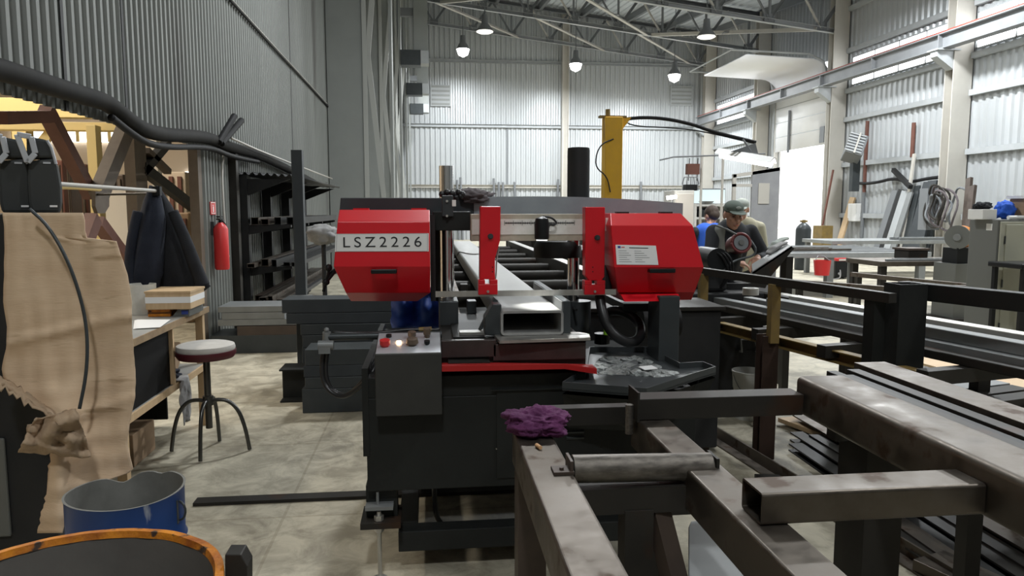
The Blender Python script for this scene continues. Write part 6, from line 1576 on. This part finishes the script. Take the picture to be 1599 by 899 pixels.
def head_parts(F, c, pitch, yaw, k=1.):
    """ellipsoids of a head whose centre is c, nodding by pitch and turned by yaw; face looks along +y"""
    R = F.R @ Matrix.Rotation(yaw, 3, 'Z') @ Matrix.Rotation(-pitch, 3, 'X')
    eul = R.to_euler()
    def q(x, y, z): return c + R @ Vector((x*k, y*k, z*k))
    P = [('e', q(0, -.012, .035), (.074*k, .092*k, .088*k), eul), ('e', q(0, .018, -.035), (.060*k, .066*k, .080*k), eul), ('e', q(0, .045, -.088), (.032*k, .030*k, .026*k), eul),
         ('c', q(0, .080, .018), q(0, .106, -.022), .010*k, .015*k), ('e', q(0, .082, .034), (.050*k, .014*k, .011*k), eul), ('e', q(.036, .062, -.012), (.026*k, .024*k, .022*k), eul), ('e', q(-.036, .062, -.012), (.026*k, .024*k, .022*k), eul),
         ('e', q(0, .083, -.056), (.026*k, .014*k, .007*k), eul), ('e', q(0, .082, -.066), (.022*k, .012*k, .007*k), eul),
         ('e', q(.077, -.008, .0), (.012*k, .022*k, .034*k), eul), ('e', q(-.077, -.008, .0), (.012*k, .022*k, .034*k), eul)]
    return P, q, eul
def hand_parts(wr, d, pn, side, curl=.8, k=1.):
    """palm, four unequal bent fingers and a thumb; wr wrist, d hand direction, pn palm normal"""
    d = Vector(d).normalized(); pn = Vector(pn); pn = (pn-d*pn.dot(d)).normalized(); s = d.cross(pn)*side
    P = [('e', wr+d*.05*k, (.030*k, .030*k, .030*k), None)]
    for j, (o, L) in enumerate(((.030, .072), (.010, .082), (-.010, .076), (-.029, .060))):
        a = wr+d*.085*k+s*o*k; P.append(('c', wr+d*.01*k+s*o*.7*k, a, .014*k, .011*k))
        d1 = (d+pn*curl*.5).normalized(); b = a+d1*L*.45*k; d2 = (d+pn*curl*1.4).normalized(); c = b+d2*L*.32*k; d3 = (d+pn*curl*2.6).normalized(); e = c+d3*L*.25*k
        P += [('c', a, b, .010*k, .009*k), ('c', b, c, .009*k, .008*k), ('c', c, e, .008*k, .007*k)]
    t0 = wr+d*.025*k+s*.030*k; t1 = t0+(d*.5+s*.7+pn*.4).normalized()*.042*k; t2 = t1+(d*.8+s*.15+pn*.6).normalized()*.034*k
    P += [('c', t0, t1, .013*k, .011*k), ('c', t1, t2, .010*k, .009*k)]
    return P
# --- man with the cap, leaning over his work
mY = 6.85
hx = PY(1147, 345, mY)                 # centre of the face in the photo
base = (hx.x+.02, mY+.30, 0)
man = thing('person', 'man in a green-grey cap and dark jacket bending over the grinding bench', 'person', base)
F = Fig(base, PI+.12)                  # faces the camera
hc_ = Vector((hx.x, mY+.03, PY(1147, 340, mY).z+.02))
HP, hq, he = head_parts(F, hc_, .24, -.12, 1.12)
sh_l, sh_r = F(.20, .16, 1.335), F(-.20, .16, 1.335)
neck = F(0, .17, 1.38); hip = F(0, -.02, .90)
el_l, el_r = F(.31, .30, 1.08), F(-.30, .28, 1.08); wr_l, wr_r = F(.13, .50, 1.06), F(-.08, .50, 1.10)
body = HP+[('c', neck, hc_+Vector((0, .015, -.07)), .062, .056), ('c', F(0, .1, 1.28), F(0, 0, 1.0), .13, .13), ('c', F(0, 0, 1.0), hip, .13, .13), ('c', sh_l, sh_r, .055, .055),
    ('c', sh_l, el_l, .05, .042), ('c', el_l, wr_l, .04, .028), ('c', sh_r, el_r, .05, .042), ('c', el_r, wr_r, .04, .028)]
for sx in (.10, -.10): body += [('c', F(sx, -.02, .9), F(sx*1.15, .06, .48), .085, .055), ('c', F(sx*1.15, .06, .48), F(sx*1.2, -.02, .07), .055, .04), ('c', F(sx*1.2, -.03, .045), F(sx*1.3, .16, .035), .04, .034)]
body += hand_parts(wr_l, F.R @ Vector((-.75, .5, -.3)), F.R @ Vector((-.3, .2, -1)), 1, .8)+hand_parts(wr_r, F.R @ Vector((.55, .6, -.35)), F.R @ Vector((.3, .2, -1)), -1, .8)
fuse('body', 'skin', man, body, .007, 4, .4)
fuse('jacket', 'black_cloth', man, [('c', F(0, .13, 1.30), F(0, 0, 1.02), .165, .165), ('c', F(.08, .13, 1.29), F(.07, 0, .92), .13, .125), ('c', F(-.08, .13, 1.29), F(-.07, 0, .92), .13, .125), ('c', F(.10, .155, 1.335), F(.205, .16, 1.325), .068, .075), ('c', F(-.10, .155, 1.335), F(-.205, .16, 1.325), .068, .075), ('c', F(.06, .15, 1.365), F(-.06, .15, 1.365), .07, .07),
    ('c', sh_l, el_l, .075, .060), ('c', el_l, F(.155, .475, 1.063), .060, .044), ('c', sh_r, el_r, .075, .060), ('c', el_r, F(-.105, .475, 1.095), .060, .044)], .009, 8)
fuse('trousers', 'coat_grey', man, [p for sx in (.10, -.10) for p in (('c', F(sx*.8, -.02, .93), F(sx, -.02, .84), .13, .115), ('c', F(sx, -.02, .86), F(sx*1.15, .06, .48), .105, .075), ('c', F(sx*1.15, .06, .48), F(sx*1.2, -.02, .10), .075, .06))], .012, 6)
fuse('shoes', 'black_rubber', man, [p for sx in (.12, -.12) for p in (('c', F(sx, -.05, .05), F(sx*1.1, .17, .045), .05, .045), ('c', F(sx, -.04, .05), F(sx, -.04, .12), .05, .05))], .01, 3)
# lapels of paler cloth on the shoulder, as in the picture
fuse('vest', 'coat_grey', man, [('c', F(.17, .19, 1.33), F(.16, .15, 1.02), .075, .085), ('c', F(.21, .20, 1.28), F(.20, .17, 1.08), .055, .06)], .01, 6)
def cap(F, q, e, m, par, k=1.):
    c = fuse('cap', m, par, [('e', q(0, -.012, .068), (.086*k, .102*k, .066*k), e), ('e', q(0, -.010, .050), (.087*k, .103*k, .030*k), e)], .006, 3)
    fuse('cap_brim', m, c, [('e', q(0, .100, .048), (.070*k, .072*k, .008*k), e), ('e', q(0, .080, .052), (.074*k, .050*k, .009*k), e)], .004, 1)
    return c
cp = cap(F, hq, he, 'cap_green', man, 1.08)
fuse('cap_patch', 'cap_pale', cp, [('e', hq(.0, .084, .088), (.028, .010, .016), he)], .004, 1)
fuse('hair', 'hair', man, [('e', hq(0, -.055, .01), (.078, .058, .062), he)], .008, 3)
for sx in (.032, -.032): fuse('eye', 'eyes', man, [('e', hq(sx, .077, .012), (.013, .008, .006), he)], .003, 1)
fuse('eyebrows', 'hair', man, [('c', hq(.018, .094, .030), hq(.048, .080, .030), .005, .004), ('c', hq(-.018, .094, .030), hq(-.048, .080, .030), .005, .004)], .003, 1)
fuse('mouth', 'red_dull', man, [('e', hq(0, .097, -.061), (.022, .004, .0025), he)], .002, 0)
# --- person in blue with the back turned
Y2 = 9.4
b2 = PY(1113, 350, Y2)
base2 = (b2.x, Y2, 0)
pb2 = thing('person', 'dark-haired person in a bright blue vest with the back turned, bent at the shelves', 'person', base2)
G = Fig(base2, .15)
hz = PY(1118, 338, Y2)
hc2 = Vector((hz.x, Y2+.16, hz.z)); H2, q2, e2 = head_parts(G, hc2, .5, .2, 1.05)
sz = hz.z-.20
body = H2+[('c', G(0, .10, sz+.02), hc2+Vector((0, -.02, -.06)), .06, .056), ('c', G(0, .08, sz-.04), G(0, 0, sz-.42), .13, .13), ('c', G(.2, .08, sz), G(-.2, .08, sz), .05, .05)]
for s in (1, -1):
    body += [('c', G(.2*s, .08, sz), G(.28*s, .14, sz-.27), .05, .04), ('c', G(.28*s, .14, sz-.27), G(.2*s, .36, sz-.33), .04, .028)]
    body += hand_parts(G(.2*s, .36, sz-.33), G.R @ Vector((-.3*s, .9, 0)), G.R @ Vector((0, 0, -1)), s, .6)
    body += [('c', G(.1*s, 0, sz-.42), G(.11*s, .05, .46), .085, .055), ('c', G(.11*s, .05, .46), G(.12*s, 0, .07), .055, .04), ('c', G(.12*s, -.02, .045), G(.13*s, .16, .035), .04, .034)]
fuse('body', 'skin', pb2, body, .009, 4, .4)
fuse('vest', 'blue_cloth', pb2, [('c', G(.07, .08, sz-.02), G(.07, 0, sz-.44), .14, .13), ('c', G(-.07, .08, sz-.02), G(-.07, 0, sz-.44), .14, .13), ('c', G(.16, .08, sz+.0), G(-.16, .08, sz+.0), .075, .075)], .012, 6)
for s in (1, -1): fuse('sleeve', 'black_cloth', pb2, [('c', G(.21*s, .08, sz-.01), G(.28*s, .14, sz-.27), .075, .06), ('c', G(.28*s, .14, sz-.27), G(.21*s, .33, sz-.33), .06, .045)], .012, 4)
fuse('trousers', 'black_cloth', pb2, [p for s in (1, -1) for p in (('c', G(.09*s, 0, sz-.44), G(.11*s, .05, .46), .12, .075), ('c', G(.11*s, .05, .46), G(.12*s, 0, .1), .075, .06))], .014, 4)
fuse('shoes', 'black_rubber', pb2, [('c', G(.12*s, -.04, .05), G(.13*s, .17, .045), .05, .045) for s in (1, -1)], .01, 2)
fuse('hair', 'hair', pb2, [('e', q2(0, -.03, .045), (.092, .105, .095), e2), ('e', q2(0, -.055, .0), (.082, .07, .08), e2)], .01, 3)
fuse('badge', 'white_paint', pb2, [('e', G(0.0, -.066, sz+.01), (.03, .012, .016), None)], .006, 0)
# --- third person behind the man with the cap
Y3 = 8.6
b3 = PY(1155, 345, Y3); base3 = (b3.x+.02, Y3, 0)
p3 = thing('person', 'person in a sand-coloured jacket and pale cap, mostly hidden behind the man with the cap', 'person', base3)
K3 = Fig(base3, PI-.3); hz3 = PY(1155, 328, Y3); hc3 = Vector((hz3.x, Y3-.05, hz3.z))
H3, q3, e3 = head_parts(K3, hc3, .25, -.2, 1.05); sz = hz3.z-.20
body = H3+[('c', K3(0, .03, sz+.02), hc3+Vector((0, .01, -.06)), .06, .056), ('c', K3(0, .02, sz-.04), K3(0, 0, .92), .13, .13), ('c', K3(.2, .02, sz), K3(-.2, .02, sz), .05, .05)]
for s in (1, -1):
    body += [('c', K3(.2*s, .02, sz), K3(.27*s, .02, sz-.28), .05, .04), ('c', K3(.27*s, .02, sz-.28), K3(.22*s, .22, sz-.40), .04, .028)]
    body += hand_parts(K3(.22*s, .22, sz-.40), K3.R @ Vector((-.3*s, .8, -.3)), K3.R @ Vector((0, -.2, -1)), s, .6)
    body += [('c', K3(.1*s, 0, .9), K3(.11*s, .04, .47), .085, .055), ('c', K3(.11*s, .04, .47), K3(.12*s, 0, .07), .055, .04), ('c', K3(.12*s, -.02, .045), K3(.13*s, .16, .035), .04, .034)]
fuse('body', 'skin', p3, body, .009, 4, .4)
fuse('jacket', 'coat_sand', p3, [('c', K3(.07, .02, sz-.02), K3(.07, 0, .88), .14, .13), ('c', K3(-.07, .02, sz-.02), K3(-.07, 0, .88), .14, .13), ('c', K3(.17, .02, sz), K3(-.17, .02, sz), .075, .075)]+[('c', K3(.21*s, .02, sz-.01), K3(.27*s, .02, sz-.28), .075, .06) for s in (1, -1)]+[('c', K3(.27*s, .02, sz-.28), K3(.22*s, .20, sz-.39), .06, .045) for s in (1, -1)], .012, 6)
fuse('trousers', 'black_cloth', p3, [p for s in (1, -1) for p in (('c', K3(.09*s, 0, .9), K3(.11*s, .04, .47), .12, .075), ('c', K3(.11*s, .04, .47), K3(.12*s, 0, .1), .075, .06))], .014, 4)
fuse('shoes', 'black_rubber', p3, [('c', K3(.12*s, -.04, .05), K3(.13*s, .17, .045), .05, .045) for s in (1, -1)], .01, 2)
cap(K3, q3, e3, 'cap_pale', p3, 1.06)
# ---------------------------------------------------------------- grinding bench in front of the men
gb = thing('sloping_bench', 'dark sloping sheet-metal bench in front of the man with the cap', 'bench', (3.4, 6.6, 0))
Yg = 6.05
a, b, c, d = PY(1178, 428, Yg), PY(1240, 383, Yg), PY(1232, 380, Yg+.5), PY(1186, 412, Yg+.5)
MB().prism([PY(1175, 425, 5.9), PY(1236, 384, 5.9), PY(1228, 380, 6.2), PY(1174, 412, 6.2)], (0, 0, -.02)).build('sheet_top', 'grey_steel', gb)
MB().prism([PY(1160, 445, 5.9), PY(1175, 425, 5.9), PY(1236, 384, 5.9), PY(1240, 388, 5.9), PY(1205, 430, 5.9), PY(1195, 450, 5.9)], (0, .02, 0)).build('front_sheet', 'dark_steel', gb)
for px, Y in ((1176, 5.96), (1230, 5.96), (1178, 6.16), (1226, 6.16)):
    p = PY(px, 425, Y); MB().box(p.x-.03, Y-.03, 0, p.x+.03, Y+.03, PY(px, 425 if px < 1200 else 395, Y).z-.03).build('leg', 'dark_steel', gb)
gl = PY(1208, 390, 6.12)
for i, (dx, dz, l) in enumerate(((0, 0, 'pale work glove lying on the sloping bench, nearer one'), (.06, .035, 'greyish work glove lying farther up the sloping bench'))):
    t = thing('work_glove', l, 'glove', gl+Vector((dx, .06*i, dz)))
    fuse('palm', 'cap_pale' if i else 'pale_rag', t, hand_parts(gl+Vector((dx-.05, .1*i, dz-.035)), Vector((.8, .05, .62)), Vector((-.3, 0, -.7)), 1, .25, 1.25), .008, 2)
# round grinder head with the red rim on its dark carrier
gc_ = PY(1157, 379, 5.75)
gr = thing('grinder', 'round red-rimmed grinder head on a dark stand in front of the man', 'grinder', (gc_.x, 5.9, .901))
dn = Vector((-.05, -1, .25)).normalized()
MB().cyl(gc_-dn*.14, gc_, .082, 36).build('drum', 'maroon_vinyl', gr, smooth=True)
s_, u_ = perp(dn)
MB().tube([gc_+s_*(.076*math.cos(t))+u_*(.076*math.sin(t)) for t in [2*PI*k/40 for k in range(41)]], .012, 8).build('rim', 'dull_red', gr, smooth='all')
MB().cyl(gc_, gc_+dn*.008, .060, 32).build('face', 'truss_paint', gr); MB().cyl(gc_+dn*.004, gc_+dn*.02, .022, 20).build('hub', 'cabinet_dark', gr)
MB().tube([gc_-dn*.1, gc_+Vector((0, .12, -.12)), gc_+Vector((-.02, .16, -.3)), (gc_.x, 5.9, .95)], .06, 14, smooth=1).box(gc_.x-.1, 5.75, .901, gc_.x+.1, 5.98, .95).build('stand', 'rack_black', gr, smooth=True)
MB().tube([PY(1118, 352, 5.8), PY(1135, 358, 5.75), PY(1150, 366, 5.72)], .008).build('feed_cable', 'cabinet_dark', gr)
MB().tube([PY(1172, 375, 5.8), PY(1182, 390, 5.7), PY(1176, 400, 5.7), PY(1150, 405, 5.68), PY(1128, 420, 5.65)], .009, 8, smooth=2).build('air_hose', 'gunmetal', gr)
mr = thing('motor_stand', 'black motor housing with hoses between the right red cover and the man', 'motor', (PY(1110, 400, 5.6).x, 5.7, .901))
q = PY(1108, 400, 5.6)
MB().box(q.x-.02, 5.6, .901, q.x+.16, 5.95, 1.08).build('housing', 'rack_black', mr, bevel=.03)
MB().cyl((q.x+.05, 5.55, 1.16), (q.x+.05, 5.9, 1.16), .09, 24).build('motor', 'black_plastic', mr, smooth=True)
for k in range(3): MB().tube([q+Vector((.02+.03*k, -.02, .05)), q+Vector((.08+.03*k, -.08, .0)), q+Vector((.14+.02*k, -.06, -.12)), q+Vector((.10, 0, -.25))], .010, 8, smooth=2).build('hose', 'cable_black', mr)
# ================================================================ LIGHT
w = bpy.data.worlds.new('daylight'); w.use_nodes = True; SC.world = w
w.node_tree.nodes['Background'].inputs['Color'].default_value = (.93, .97, 1, 1)
w.node_tree.nodes['Background'].inputs['Strength'].default_value = 3.0
ld = bpy.data.lights.new('annex_light', 'AREA'); ld.shape = 'RECTANGLE'; ld.size = .6; ld.size_y = 8; ld.energy = 480; ld.color = (1, .90, .76)
lo = bpy.data.objects.new('annex_light', ld); COL.objects.link(lo); 
al = thing('annex_fill_lamp', 'unseen strip lamp added to light the neighbouring bay, above the wall opening', 'lamp', (-5.8, 8, 5.0))  # unseen fill for the bay; housing and hangers added to give it a body
MB().box(-6.15, 3.9, 5.02, -5.45, 12.1, 5.14).build('housing', 'warm_white', al)
for y in (4.5, 11.5): MB().cyl((-5.8, y, 5.14), (-5.8, y, zr(-5.8, y)), .02, 8).build('hanger', 'truss_paint', al)
lo.parent = al; lo.location = (0, 0, 0)
SC.view_settings.view_transform = 'Standard'; SC.view_settings.look = 'None'; SC.view_settings.gamma = 1
SC.view_settings.use_curve_mapping = False; SC.view_settings.exposure = 0.0
SC.cycles.max_bounces = 6; SC.cycles.diffuse_bounces = 4; SC.cycles.use_denoising = True
